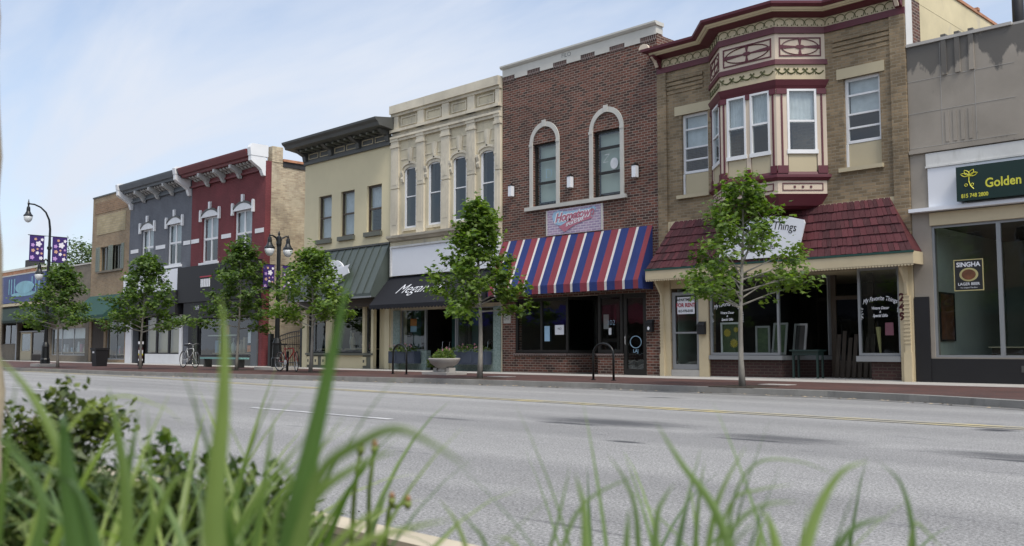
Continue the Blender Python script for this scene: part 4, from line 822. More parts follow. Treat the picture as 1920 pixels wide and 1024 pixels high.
def bay_window(k, posts, wins):
    L_ = FR[k][3]
    for a, c_ in posts:
        m = MB(); fbox(m, k, a, c_, -.06, 0, 5.28, 7.338); p_ = m.build('corner_post', M['pink_cream'], b)
        m = MB(); uc = (a+c_)/2; fbox(m, k, uc-.022, uc+.022, .001, .02, 5.4, 7.2) if c_-a > .13 else None; fbox(m, k, a+.005, c_-.005, .001, .04, 7.2, 7.335); fbox(m, k, a+.005, c_-.005, .001, .035, 5.21, 5.4); m.build('post_stripe', M['maroon'], p_)
    for a, c_ in wins:
        m = MB(); f = .055
        fbox(m, k, a, a+f, -.08, .015, 5.8, 7.33); fbox(m, k, c_-f, c_, -.08, .015, 5.8, 7.33); fbox(m, k, a+f, c_-f, -.08, .015, 7.28, 7.33); fbox(m, k, a+f, c_-f, -.06, .005, 6.5, 6.55); fbox(m, k, a-.02, c_+.02, -.08, .03, 5.7, 5.8)
        w_ = m.build('window', M['white'], b)
        m = MB(); m.face([fp(k, a+f, -.03, 5.8), fp(k, c_-f, -.03, 5.8), fp(k, c_-f, -.03, 7.28), fp(k, a+f, -.03, 7.28)]); m.build('pane', M['glass'], w_)
        m = MB(); n = 12
        for i in range(n):
            u0 = a+f+(c_-a-2*f)*i/n; u1 = a+f+(c_-a-2*f)*(i+1)/n; m.face([fp(k, u0, -.1-.012*(i % 2), 6.5), fp(k, u1, -.1-.012*((i+1) % 2), 6.5), fp(k, u1, -.1-.012*((i+1) % 2), 7.3), fp(k, u0, -.1-.012*(i % 2), 7.3)])
        m.build('curtain', M['curtain'], w_)
        m = MB(); fbox(m, k, a+.02, c_-.02, -.06, -.02, 5.25, 5.7); m.build('sill_panel', M['board_tan'], b)
bay_window('f', [(0, .18), (.74, .86), (1.42, 1.6)], [(.18, .74), (.86, 1.42)])
bay_window('r', [(0, .27), (1.0, 1.245)], [(.27, 1.0)])
bay_window('l', [(0, .2), (1.05, 1.245)], [(.2, 1.05)])
m = MB(); bayr(m, .0, 5.03, 5.1, .06); bayr(m, .07, 5.103, 5.17, .07); bayr(m, .02, 5.173, 5.25, .0); m.build('sill_moulding', M['maroon'], b)
m = MB(); bayr(m, -.02, 4.7, 5.027); m.build('apron', M['pink_cream'], b)
m = MB(); bayr(m, -.14, 4.42, 4.697, .0); bayr(m, -.3, 4.36, 4.417, -.16); m.build('apron_base', M['maroon'], b)
for k in ('l', 'f', 'r'):
    L_ = FR[k][3]; m = MB(); a, c_ = .12, L_-.12
    for q in ((a, c_, 4.78, 4.8), (a, c_, 4.95, 4.97), (a, a+.02, 4.8, 4.95), (c_-.02, c_, 4.8, 4.95)): fbox(m, k, q[0], q[1], -.019, -.002, q[2], q[3])
    for u in (.3, .5, .7): uc = a+(c_-a)*u; fbox(m, k, uc-.025, uc+.025, -.019, 0, 4.85, 4.9)
    m.build('apron_panel', M['maroon'], b)
bx('bay_interior', M['dark_in'], b, (-14.3, -11.4, F+.31, F+.35, 5.2, 7.5))
# flat wall windows
for (a, c_, zb, zt, lx0, lx1) in ((-15.5, -14.63, 5.15, 7.42, -15.71, -14.48), (-10.7, -9.79, 5.27, 7.48, -10.86, -9.66)):
    bx('lintel', M['board_tan'], b, (lx0, lx1, F-.03, F-.003, zt+.003, zt+.26)); bx('sill', M['board_tan'], b, (a-.14, c_+.05, F-.09, F-.003, zb-.1, zb-.003))
    w_ = window(b, a, c_, zb+.6, zt, M['white'], fw=.07, rails=(zt-.42, zb+1.32, zb+.98), muntin=.045, glass=M['glass'])
    bx('blind', M['curtain'], w_, (a+.08, c_-.08, F+.2, F+.21, zb+1.32, zt-.05)); bx('infill_board', M['board_tan'], b, (a+.06, c_-.003, F+.1, F+.14, zb+.003, zb+.59)); bx('storm_frame', M['white'], b, (a+.003, a+.055, F+.06, F+.13, zb+.003, zb+.59))
for xa, xb in ((-16.29, -15.98), (-9.5, -9.14)): bx('brick_pier', M['olive_brick'], b, (xa, xb, F-.06, F-.003, 2.8, 8.73))
for xa, xb in ((-15.97, -14.75), (-10.95, -9.51)):
    for z in (8.08, 8.2, 8.32, 8.44): bx('corbel_course', M['olive_brick'], b, (xa, xb, F-.02-(z-8.0)*.06, F-.003, z, z+.08))
bx('white_edge', M['white_old'], b, (-9.131, -9.118, F+.0, F+.36, 7.95, 9.19)); bx('chimney_strip', M['dark_brick'], b, (-9.131, -9.11, F+.361, F+.8, 7.95, 9.19))
m = MB(); m.box(-9.38, -9.128, F+.81, F+13.9, 9.183, 9.9); m.build('side_parapet', M['plaster'], b)
m = MB(); m.box(-9.42, -9.09, F+.81, F+13.9, 9.903, 9.98); [m.box(-9.44, -9.07, F+.8+k*1.9, F+.95+k*1.9, 9.981, 10.06) for k in range(7)]; m.build('tile_coping', M['terra'], b)
# ground floor of the gift shop
bx('siding', M['cream_trim'], b, (-16.28, -9.15, F-.03, F-.003, 2.82, 4.44))
m = MB(); [m.box(-16.2+.15*k, -16.185+.15*k, F-.045, F-.031, 2.83, 4.43) for k in range(46)]; m.build('batten', M['cream_trim'], b)
def mpt(s, t, o=0):   # s 0..1 across, t 0 top .. 1 bottom on the roof slope
    xa = -15.75+(-16.38+15.75)*t; xb = -9.62+(-8.92+9.62)*t
    return (xa+(xb-xa)*s, F-.02-.50*t-o*.93, 4.43-1.33*t+o*.37)
rs = random.Random(7)
m = MB(); m.loft([mpt(0, 0), mpt(0, 1), (mpt(0, 1)[0], F-.006, 3.1), (mpt(0, 0)[0], F-.006, 4.43)], [mpt(1, 0), mpt(1, 1), (mpt(1, 1)[0], F-.006, 3.1), (mpt(1, 0)[0], F-.006, 4.43)])
mr = m.build('mansard_roof', M['shingle'], b)
m = MB(); rows = 6
for r_ in range(rows):
    t0, t1 = max(0, r_/rows-.015), (r_+1)/rows; s_ = 0
    while s_ < 1:
        wd = (.09+.09*rs.random())/6.8; s1 = min(1, s_+wd); g = .0012; dt = .012*rs.random(); o = .035+.012*rs.random()
        A = [mpt(s_+g, t0, .006), mpt(s1, t0, .006), mpt(s1, t1+dt, .008), mpt(s_+g, t1+dt, .008)]; B = [mpt(s_+g, t0, .012), mpt(s1, t0, .012), mpt(s1, t1+dt, o), mpt(s_+g, t1+dt, o)]
        m.loft(A, B); s_ = s1
m.build('shingle', M['shake'], mr, fix=False)
m = MB(); yb = F-.55; m.box(-16.4, -8.9, yb-.0, yb+.04, 2.8, 3.085)
n = 100
for k in range(n): xa = -16.4+7.5*k/n; wv = 7.5/n; m.xz([(xa+.004, 2.797), (xa+wv-.004, 2.797), (xa+wv-.012, 2.765), (xa+wv/2, 2.75), (xa+.012, 2.765)], yb+.005, yb+.03)
m.box(-16.4, -16.36, yb+.04, F-.004, 2.8, 3.085); m.box(-8.94, -8.9, yb+.04, F-.004, 2.8, 3.085); m.build('fascia', M['cream_trim'], b)
bx('soffit', M['cream_trim'], b, (-16.35, -8.95, F-.505, F-.035, 3.02, 3.06))
bx('gutter', M['awn_green'], b, (-16.42, -8.88, yb-.02, yb-.002, 3.05, 3.1))
# door to the flats
bx('board_panel', M['cream_trim'], b, (-16.28, -15.94, F-.05, F-.004, Z0, 2.8), (-14.99, -14.69, F-.05, F-.004, Z0, 2.8), (-15.93, -15.0, F-.02, F+.1, 2.56, 2.8))
m = MB(); m.box(-16.24, -16.1, F-.14, F-.051, Z0, .75); m.box(-16.22, -16.12, F-.12, F-.051, .75, 2.1); [m.box(-16.235, -16.105, F-.135, F-.121, .95+k*.09, .98+k*.09) for k in range(13)]; m.yz([(F-.051, 2.0), (F-.13, 2.15), (F-.16, 2.4), (F-.42, 2.74), (F-.42, 2.79), (F-.051, 2.79)], -16.2, -16.14); m.build('turned_post', M['cream_trim'], b)
m = MB(); m.box(-9.36, -9.18, F-.14, F-.051, Z0, .8); m.box(-9.33, -9.2, F-.12, F-.051, .8, 2.1); [m.box(-9.345, -9.185, F-.135, F-.121, 1.0+k*.09, 1.03+k*.09) for k in range(13)]; m.yz([(F-.051, 2.0), (F-.13, 2.15), (F-.16, 2.4), (F-.42, 2.74), (F-.42, 2.79), (F-.051, 2.79)], -9.3, -9.24); m.build('turned_post', M['cream_trim'], b)
bx('board_panel', M['cream_trim'], b, (-9.46, -9.14, F-.05, F-.004, Z0, 2.8))
for ch, z in (('2', 2.06), ('4', 1.84), ('9', 1.62)): text(ch, .25, M['number_red'], b, flat(-9.405, F-.056, z), name='house_number', bold=.012)
m = MB(); m.box(-15.92, -15.82, F+.03, F+.09, .32, 2.45); m.box(-15.11, -15.01, F+.03, F+.09, .32, 2.45); m.box(-15.82, -15.11, F+.03, F+.09, 2.36, 2.45); m.box(-15.82, -15.11, F+.03, F+.09, .32, .46); m.box(-15.82, -15.11, F+.03, F+.09, 1.3, 1.35)
dr = m.build('glass_door', M['alu'], b); bx('pane', M['glass_shop'], dr, (-15.82, -15.11, F+.05, F+.06, .46, 2.36)); bx('step', M['concrete'], b, (-15.93, -15.0, F-.03, F+.3, Z0, .31))
bx('hall_wall', M['pale_in'], b, (-15.95, -15.9, F+.31, F+3, .1, 2.6), (-15.9, -14.95, F+3, F+3.05, .1, 2.6)); bx('hall_side', M['dark_in'], b, (-14.95, -14.9, F+.31, F+3, .1, 2.6), (-15.9, -14.95, F+.31, F+3, 2.6, 2.65))
sg = tag(bx('rental_sign', M['sign_white'], None, (-15.72, -15.16, F+.0, F+.028, 1.84, 2.31)), 'white sign with red and black capitals taped inside the aluminium door', 'sign')
text('APARTMENT', .1, M['text_black'], sg, flat(-15.44, F-.004, 2.23), bold=.003); text('FOR RENT', .15, M['text_red'], sg, flat(-15.44, F-.004, 2.08), bold=.006, sx=.9); text('815-970-0105', .1, M['text_black'], sg, flat(-15.44, F-.004, 1.92), sx=.85, bold=.003)
# display windows, recess
bx('floor', M['concrete'], b, (-14.68, -9.46, F, F+5, .02, Z0+.02)); bx('ceiling', M['cream_trim'], b, (-14.68, -9.46, F+.3, F+5, 2.8, 2.86))
bx('back_room', M['dark_in'], b, (-14.9, -9.4, F+4.9, F+5, .1, 2.8), (-14.72, -14.69, F+.31, F+4.9, .1, 2.8), (-9.46, -9.42, F+.31, F+4.9, .1, 2.8))
w_ = window(b, -14.67, -12.6, .72, 2.8, M['alu'], y=F+.02, fw=.06, glass=M['glass_shop']); bx('window_ledge', M['alu'], b, (-14.67, -12.5, F-.06, F+.5, .6, .71)); bx('bulkhead', M['bulk_brick'], b, (-14.67, -12.55, F+.02, F+.4, Z0, .6))
m = MB(); m.xy([(-12.6, F+.03), (-12.54, F+.03), (-11.94, F+1.5), (-12.0, F+1.5)], .6, .71); m.xy([(-12.0, F+1.42), (-11.97, F+1.42), (-11.94, F+1.5), (-12.0, F+1.5)], .72, 2.8); rw = m.build('return_window', M['alu'], b); m = MB(); m.face([(-12.57, F+.05, .72), (-11.97, F+1.48, .72), (-11.97, F+1.48, 2.8), (-12.57, F+.05, 2.8)]); m.build('pane', M['glass_shop'], rw)
m = MB(); m.xy([(-12.6, F+.05), (-12.56, F+.05), (-11.96, F+1.5), (-12.02, F+1.5)], Z0+.02, .6); m.build('bulkhead', M['bulk_brick'], b)
w_ = window(b, -10.5, -9.47, .72, 2.8, M['alu'], y=F+.02, fw=.06, glass=M['glass_shop']); bx('window_ledge', M['alu'], b, (-10.54, -9.47, F-.06, F+.5, .58, .71)); bx('bulkhead', M['bulk_brick'], b, (-10.2, -9.47, F+.02, F+.4, Z0, .58))
m = MB(); m.face([(-10.48, F+.1, .72), (-10.8, F+1.5, .72), (-10.8, F+1.5, 2.8), (-10.48, F+.1, 2.8)]); m.build('return_pane', M['glass_shop'], b)
m = MB(); m.box(-11.95, -11.8, F+1.5, F+1.58, Z0+.02, 2.8); m.box(-10.95, -10.8, F+1.5, F+1.58, Z0+.02, 2.8); m.box(-11.8, -10.95, F+1.5, F+1.58, 2.15, 2.25); m.box(-11.8, -10.95, F+1.51, F+1.55, Z0+.02, .5); dr = m.build('entrance_door', M['brown_frame'], b); bx('pane', M['glass_dark'], dr, (-11.8, -10.95, F+1.53, F+1.54, .5, 2.15))
def wtext(xc, y):
    for q in (('My Favorite Things', .15, 1.98, .09, .9), ('Vintage Decor', .095, 1.84, 0, .95), ('&', .07, 1.75, 0, 1), ('Special Gifts', .095, 1.66, 0, .95)):
        text(q[0], q[1], M['sign_white'], b, flat(xc, y, q[2]), shear=.3, arch=q[3], name='window_lettering', sx=q[4]*.8, bold=.002)
wtext(-14.15, F+.045); wtext(-9.97, F+.045)
m = MB()
rs = random.Random(11)
for xc in (-14.15, -9.97):
    for s_ in (-1, 1):
        for k in range(26):
            a = rs.uniform(-1, 1); x_ = xc+s_*(.42+.08*rs.random()); z_ = 1.72+a*.14; r_ = .012+.012*rs.random(); t_ = rs.random()*3
            m.face([(x_+r_*math.cos(t_+q*2.09), F+.044, z_+r_*math.sin(t_+q*2.09)) for q in range(3)])
m.build('window_floral_decal', M['curtain'], b, fix=False)
def framed(x, y, z0, w_, h_, tilt, pic, lab, flowers=False, fm=None):
    t = thing('picture_frame', (x, y, z0), lab, 'picture frame', 'old window frames on display in the gift shop')
    f = lambda u, v, d: (x+u+tilt*v, y-d+.12*v, z0+v)
    m = MB()
    def q(u0, u1, v0, v1, d0, d1, mb): mb.loft([f(u0, v0, d0), f(u1, v0, d0), f(u1, v1, d0), f(u0, v1, d0)], [f(u0, v0, d1), f(u1, v0, d1), f(u1, v1, d1), f(u0, v1, d1)])
    q(-w_/2, w_/2, 0, .06, 0, .04, m); q(-w_/2, w_/2, h_-.05, h_, 0, .04, m); q(-w_/2, -w_/2+.05, .06, h_-.05, 0, .04, m); q(w_/2-.05, w_/2, .06, h_-.05, 0, .04, m); m.build('frame', fm or M['shaded_white'], t)
    m = MB(); q(-w_/2+.05, w_/2-.05, .06, h_-.05, .01, .02, m); p_ = m.build('picture', pic, t)
    if flowers:
        for (u, v, r_) in ((-.1, .58, .12), (.1, .3, .13), (.17, .66, .08)):
            m = MB()
            for j in range(14):
                a = 6.283*j/14; m.face([f(u, v, .026), f(u+r_*math.cos(a-.15)*.75, v+r_*math.sin(a-.15)*.75, .026), f(u+r_*math.cos(a), v+r_*math.sin(a), .026), f(u+r_*math.cos(a+.15)*.75, v+r_*math.sin(a+.15)*.75, .026)])
            m.build('painted_flower', M['sunfl'], p_, fix=False)
framed(-14.13, F+.2, .73, .6, .86, -.09, M['pic_green'], 'white window frame painted with yellow sunflowers, left in the shop window', True, M['white_old'])
framed(-13.2, F+.25, .73, .42, .75, -.07, M['pic_green'], 'dull pale frame behind the street tree in the gift shop window')
framed(-12.72, F+.2, .73, .4, .82, .03, M['pic_green'], 'tall white frame next to the corner of the gift shop display')
framed(-12.35, F+.55, .73, .36, .8, .04, M['dark_in'], 'narrow white frame set deepest along the diagonal display window')
t = thing('side_table', (-11.9, F+.1, Z0+.02), 'dark green wooden side table standing in the recessed shop entry', 'table')
bx('tabletop', M['dkgreen'], t, (-12.3, -11.5, F-.05, F+.35, .82, .86)); bx('apron', M['dkgreen'], t, (-12.25, -11.55, F, F+.3, .72, .82))
for x in (-12.25, -11.6):
    for y in (F, F+.26): bx('leg', M['dkgreen'], t, (x, x+.045, y, y+.045, Z0+.02, .72))
t = thing('picket_panel', (-11.2, F+1.0, Z0+.02), 'dark weathered picket panel leaning beside the shop door', 'fence panel')
for k in range(7): m = MB(); xx = -11.6+k*.15; hh = 1.25+.1*math.sin(k*2.1); m.loft([(xx, F+.95, Z0+.02), (xx+.1, F+.95, Z0+.02), (xx+.1, F+.97, Z0+.02), (xx, F+.97, Z0+.02)], [(xx, F+1.15, hh), (xx+.1, F+1.15, hh), (xx+.1, F+1.17, hh), (xx, F+1.17, hh)]); m.build('picket', M['wood'], t)
bx('rail', M['wood'], t, (-11.6, -10.6, F+1.04, F+1.06, .5, .58))
t = tag(bx('hanging_cloth', M['rose'], None, (-9.95, -9.75, F+.25, F+.26, 1.2, 1.5)), 'small pale pink cloth hanging in the right-hand shop window', 'cloth')
m = MB(); m.tube([(-10.1, F+.3, .75), (-10.14, F+.3, 1.4)], [.02, .06], 8); t = tag(m.build('folded_umbrella', M['gold']), 'folded yellow and black umbrella in the right-hand shop window', 'umbrella'); m = MB(); m.tube([(-10.14, F+.3, 1.4), (-10.15, F+.3, 1.5)], .015, 6); m.build('handle', M['black'], t)
# white shop sign on the mansard
PS = [(1348, 484), (1355, 430), (1376, 420), (1445, 405), (1482, 407), (1507, 412), (1509, 418), (1496, 476), (1490, 479), (1483, 480), (1383, 487)]
ws = [P(px, py, F-.6) for px, py in PS]
m = MB(); m.xz(ws, F-.6, F-.56); sg = tag(m.build('white_shop_sign', M['sign_white']), 'white eight-sided shop sign with black italic lettering on the maroon shingle roof', 'sign')
for s_, z_, sz, ar in (('My Favorite Things', 3.82, .3, .14), ('Vintage Decor', 3.68, .18, 0), ('&', 3.56, .13, 0), ('Special Gifts', 3.42, .18, 0)):
    text(s_, sz, M['text_black'], sg, lambda u, v, z_=z_: (-12.68+u, F-.606, z_+v+u*.02), shear=.3, arch=ar, sx=.82, bold=.001)
bx('support', M['alu'], sg, (-13.5, -13.46, F-.56, F-.35, 3.6, 3.64), (-12.0, -11.96, F-.56, F-.35, 3.6, 3.64))
def mailbox(x, z, lab, emblem=False):
    t = thing('mailbox', (x, F, z), lab, 'mailbox', 'black wall mailboxes'); m = MB(); m.yz([(F-.055, z), (F-.17, z), (F-.17, z+.24), (F-.13, z+.32), (F-.055, z+.32)], x-.11, x+.11); bd = m.build('box', M['black'], t)
    m = MB(); m.loft([(x-.12, F-.18, z+.23), (x+.12, F-.18, z+.23), (x+.12, F-.055, z+.335), (x-.12, F-.055, z+.335)], [(x-.12, F-.185, z+.24), (x+.12, F-.185, z+.24), (x+.12, F-.055, z+.35), (x-.12, F-.055, z+.35)]); m.build('lid', M['black'], t)
    if emblem: m = MB(); m.xz(e(x, z+.1, .04, .05), F-.175, F-.171); m.build('sticker', M['sign_white'], t)
mailbox(-14.86, 1.27, 'black mailbox on the cream post right of the aluminium door'); mailbox(-16.6, 1.36, 'black mailbox with a white sticker on dark brick', True)
bx('door_bell', M['black'], dark_b, (-16.55, -16.42, F-.03, F-.004, 1.85, 2.0)) if False else None

# ------------------------------------------------------------ art deco stone building
b = house('stone_building', 'grey art deco stone shop building with stained parapet, rightmost in the row', 'building', -9.13, 4.0, 7.9, M['deco'],
          [(-8.7, -5.6, .69, 3.66), (-5.2, -2.2, .3, 3.66), (-1.8, 3.6, .69, 3.66)], floors=False)
bx('coping', M['concrete'], b, (-9.12, -6.82, F-.05, F+.35, 7.9, 7.97)); bx('coping', M['concrete'], b, (-6.8, 4.0, F-.0, F+.35, 7.5+.4, 7.95))
m = MB()
for z in (7.07, 6.31, 5.5): m.box(-9.12, -6.8, F-.007, F-.003, z, z+.008)
for x in (-8.37, -7.63): m.box(x, x+.008, F-.0065, F-.003, 5.5, 7.89)
m.build('joint', M['concrete'], b)
for x in (-8.33, -8.03, -7.73): m = MB(); m.box(x, x+.11, F-.04, F+.2, 7.09, 8.03); m.build('fin', M['deco'], b)
m = MB(); [m.box(-8.3+.17*k, -8.22+.17*k, F-.012, F-.003, 5.55, 6.25) for k in range(4)]; m.build('fluting', M['deco'], b)
bx('moulding', M['deco'], b, (-9.12, 4, F-.07, F-.004, 5.36, 5.44)); bx('upper_band', M['white_old'], b, (-8.75, 4, F-.05, F-.004, 5.04, 5.33))
bx('sign_fascia', M['sign_white'], b, (-8.72, 4, F-.04, F-.004, 4.08, 4.99)); bx('fascia_trim', M['white_old'], b, (-8.76, 4, F-.07, F-.004, 4.995, 5.035))
bx('ledge', M['sign_white'], b, (-9.12, 4, F-.2, F-.004, 3.99, 4.07)); bx('transom_band', M['cream_trim'], b, (-8.72, 4, F-.03, F-.004, 3.67, 3.96))
bx('pier_base', M['black'], b, (-9.12, -8.79, F-.05, F-.004, Z0, 2.06)); bx('bulkhead', M['black'], b, (-8.79, 4, F-.03, F-.004, Z0, .66)); bx('vent', M['dark_trim'], b, (-6.9, -6.5, F-.05, F-.031, .38, .52))
window(b, -8.7, -5.6, .69, 3.66, M['alu'], y=F+.03, fw=.05, mull=(-7.28,), muntin=.09, glass=M['glass_shop'])
window(b, -1.8, 3.6, .69, 3.66, M['alu'], y=F+.03, fw=.05, mull=(1,), muntin=.09, glass=M['glass_shop'])
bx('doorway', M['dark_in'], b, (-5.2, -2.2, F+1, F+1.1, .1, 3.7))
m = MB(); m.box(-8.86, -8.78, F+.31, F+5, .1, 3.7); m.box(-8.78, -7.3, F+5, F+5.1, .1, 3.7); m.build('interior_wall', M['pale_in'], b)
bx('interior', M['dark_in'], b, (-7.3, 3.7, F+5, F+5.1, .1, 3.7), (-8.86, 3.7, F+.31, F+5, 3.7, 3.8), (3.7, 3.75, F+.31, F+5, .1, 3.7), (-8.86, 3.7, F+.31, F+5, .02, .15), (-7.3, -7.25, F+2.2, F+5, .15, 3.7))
sg = thing('hanging_poster', (-7.93, F, 2.2), 'black beer poster with gold border hanging inside the tall shop window', 'poster')
bx('panel', M['text_black'], sg, (-8.23, -7.64, F+.045, F+.055, 2.18, 2.84)); bx('border', M['gold'], sg, (-8.25, -8.23, F+.04, F+.055, 2.16, 2.86), (-7.64, -7.62, F+.04, F+.055, 2.16, 2.86), (-8.23, -7.64, F+.04, F+.055, 2.84, 2.86), (-8.23, -7.64, F+.04, F+.055, 2.16, 2.18))
text('SINGHA', .14, M['sign_white'], sg, flat(-7.935, F+.038, 2.74), bold=.004); text('LAGER BEER', .085, M['sign_white'], sg, flat(-7.935, F+.038, 2.31), bold=.001); text('The Original Thai Beer', .04, M['sign_white'], sg, flat(-7.935, F+.038, 2.23))
m = MB(); m.xz(e(-7.93, 2.52, .2, .15), F+.04, F+.044); m.build('emblem_ring', M['gold'], sg); m = MB(); m.xz(e(-7.93, 2.52, .15, .115), F+.034, F+.039); m.build('emblem', M['skin_pic'], sg)
t = thing('wall_painting', (-8.5, F+1.2, 1.6), 'brown and red painting hung on the pale interior wall', 'painting'); bx('canvas', M['skin_pic'], t, (-8.77, -8.75, F+.5, F+1.3, 1.1, 2.15)); bx('frame', M['black'], t, (-8.775, -8.73, F+.46, F+.5, 1.06, 2.19), (-8.775, -8.73, F+1.3, F+1.34, 1.06, 2.19), (-8.775, -8.73, F+.5, F+1.3, 2.15, 2.19), (-8.775, -8.73, F+.5, F+1.3, 1.06, 1.1))
t = thing('dining_table', (-7.2, F+1.4, .15), 'dark dining table with a pale top edge behind the stone shop window', 'table'); bx('tabletop', M['board_tan'], t, (-7.9, -6.3, F+1.0, F+1.9, .9, .93)); bx('skirt', M['wood'], t, (-7.85, -6.35, F+1.05, F+1.85, .75, .9))
for x in (-7.85, -6.42):
    for y in (F+1.05, F+1.78): bx('leg', M['wood'], t, (x, x+.07, y, y+.07, .15, .75))
sg = tag(bx('hanging_sign_box', M['sign_green'], None, (-8.0, -4.6, F-.3, F-.045, 4.12, 4.88)), 'dark green illuminated box sign with yellow lettering on the white fascia', 'sign')
text('Golden', .28, M['yellow'], sg, flat(-7.03, F-.306, 4.45), bold=.006, sx=.88); text('T', .55, M['yellow'], sg, flat(-6.42, F-.306, 4.58), bold=.006); text('815 748 2800', .12, M['yellow'], sg, flat(-7.62, F-.306, 4.22), bold=.003, sx=.85)
m = MB(); cx, cz = -7.72, 4.66
for a in (0.35, 1.05, 2.1, 2.8):
    ca, sa = math.cos(a), math.sin(a); pts = []
    for j in range(13):
        tt = j/12; u = .19*(1-abs(2*tt-1)); v = .045*math.sin(2*math.pi*tt)
        pts.append((cx+u*ca-v*sa, F-.31, cz+(u*sa+v*ca)*.8))
    m.tube(pts, .009, 4)
m.tube([(cx, F-.31, cz+.02), (cx-.01, F-.31, cz-.12), (cx+.02, F-.31, cz-.22), (cx+.09, F-.31, cz-.3)], .011, 4)
for q in (-.07, .06): m.tube([(cx+q+.03*math.cos(6.28*j/8), F-.31, cz-.2+.03*math.sin(6.28*j/8)) for j in range(9)], .007, 4)
m.build('orchid_emblem', M['yellow'], sg)
m = MB(); m.tube([(-7.35, F+2.2, 7.2), (-7.35, F+2.2, 10.5)], .13, 14); t = tag(m.build('flue_pipe', M['black'], smooth=True), 'tall black flue pipe rising behind the stone parapet', 'chimney pipe')
# ------------------------------------------------------------ row of buildings behind the camera (seen in the shop glass); heights raised to block low sky and darken the lower fronts
def opposite(x0, x1, top, wm, am, label):
    b = thing('opposite_building', ((x0+x1)/2, -7.1, 0), label, 'building')
    n = max(2, int((x1-x0)/2.6)); wv = (x1-x0)/n; hs = []
    for k in range(n): hs.append((x0+wv*(k+.3), x0+wv*(k+.7), 4.9, 6.9))
    hs.append((x0+.5, x1-.5, .6, 2.7))
    m = MB(); wall(m, x0, x1, 0, top, hs, -7.4, -7.1); m.build('wall', wm, b)
    bx('body', wm, b, (x0, x1, -16, -7.9, 0, top-.3)); bx('cornice', M['cream_trim'], b, (x0, x1, -7.09, -6.8, top-.5, top-.1))
    for h in hs: window(b, *h, M['white'], y=-7.3, d=.1, rails=((h[2]+h[3])/2,) if h[2] > 3 else ())
    m = MB(); sec = [(-7.09, 3.9), (-5.9, 2.9), (-5.9, 2.65), (-7.09, 2.65)]; m.loft([(x0+.3, y, z) for y, z in sec], [(x1-.3, y, z) for y, z in sec]); m.build('awning', am, b)
opposite(-62, -45, 11, M['tan_brick'], M['purple_awn'], 'tan brick building across the street behind the viewer with violet awning, farthest along')
opposite(-44.9, -33, 11.5, M['dark_brick'], M['awn_red'], 'dark brick building across the street behind the viewer with red awning')
opposite(-32.9, -20, 10.5, M['low_wall'], M['black_fabric'], 'grey-brown building across the street behind the viewer with black awning')
opposite(-19.9, -8, 11, M['tan_brick'], M['awn_green'], 'tan brick building across the street behind the viewer with green awning')
opposite(-7.9, 6, 10.5, M['dark_brick'], M['black_fabric'], 'dark brick building across the street behind the viewer with black awning')
opposite(6.1, 24, 8.2, M['low_wall'], M['awn_green'], 'brown brick building across the street behind the viewer with green awning')

# ------------------------------------------------------------ alley gate
t = thing('alley_gate', (-35.9, F+.1, Z0), 'black iron gate with arched top closing the alley by the cream building', 'gate')
bx('post', M['iron'], t, (-37.45, -37.27, F+.02, F+.2, Z0, 1.55), ); bx('post', M['iron'], t, (-34.9, -34.76, F+.02, F+.2, Z0, 1.75))
arc = lambda u: 1.28+.36*math.sin(u*math.pi/2)
m = MB(); m.tube([(-37.27+2.4*k/12, F+.1, arc(k/12)) for k in range(13)], .025, 6); m.tube([(-37.27+2.4*k/12, F+.1, arc(k/12)-.2) for k in range(13)], .02, 6); m.tube([(-37.27, F+.1, .3), (-34.87, F+.1, .3)], .02, 6); m.build('rail', M['iron'], t)
for k in range(1, 17): u = k/17; m = MB(); m.tube([(-37.27+2.4*u, F+.1, .18), (-37.27+2.4*u, F+.1, arc(u)-.015)], .011, 5); m.build('bar', M['iron'], t)

# ------------------------------------------------------------ street lamps
def globe_head(t, x, y, z):     # z = top of the head
    m = MB(); m.lathe(x, y, [(.012, z+.1), (.03, z+.04), (.02, z), (.06, z-.02), (.075, z-.1), (.08, z-.22), (.13, z-.33), (.19, z-.4), (.19, z-.43), (.02, z-.43)], 16); h = m.build('lamp_head', M['iron'], t, smooth=False)
    m = MB(); m.lathe(x, y, [(.02, z-.435), (.17, z-.435), (.175, z-.5), (.15, z-.6), (.09, z-.68), (.02, z-.71)], 16); m.build('globe', M['lampglass'], h, smooth=True)
def flower_banner(t, x, y0, y1, z0, z1, sd_):
    bn = bx('banner', M['purple'], t, (x-.006, x+.006, y0, y1, z0, z1)); r = random.Random(sd_)
    w_, h_ = y1-y0, z1-z0
    for u, v, rad, mt in ((.62, .68, .19, 'petal_w'), (.22, .63, .12, 'lilac'), (.85, .85, .1, 'petal_w'), (.4, .86, .09, 'petal_o'), (.25, .42, .12, 'petal_o'), (.55, .33, .11, 'petal_w'), (.2, .15, .14, 'lilac'), (.8, .14, .12, 'petal_w'), (.83, .32, .08, 'petal_o'), (.85, .5, .07, 'lilac'), (.55, .48, .07, 'petal_o')):
        m = MB(); rr = rad*w_*1.15; cy, cz = y0+u*w_, z0+v*h_
        pts = [(x+.012, cy+rr*(.62+.38*abs(math.cos(2.5*6.2832*k/30)))*math.cos(6.2832*k/30), cz+rr*(.62+.38*abs(math.cos(2.5*6.2832*k/30)))*math.sin(6.2832*k/30)) for k in range(30)]
        m.face(pts); m.build('printed_flower', M[mt], bn, fix=False)
    for zz in (z0, z1): m = MB(); m.tube([(x, y0-.06, zz), (x, y1+.06, zz)], .014, 6); m.build('banner_rod', M['iron'], t)
def post_base(m, x, y, z):
    m.lathe(x, y, [(.2, z), (.2, z+.3), (.17, z+.36), (.15, z+.8), (.16, z+.86), (.13, z+.95), (.09, z+1.05)], 12)
X1, Y1 = -43.8, 15.0
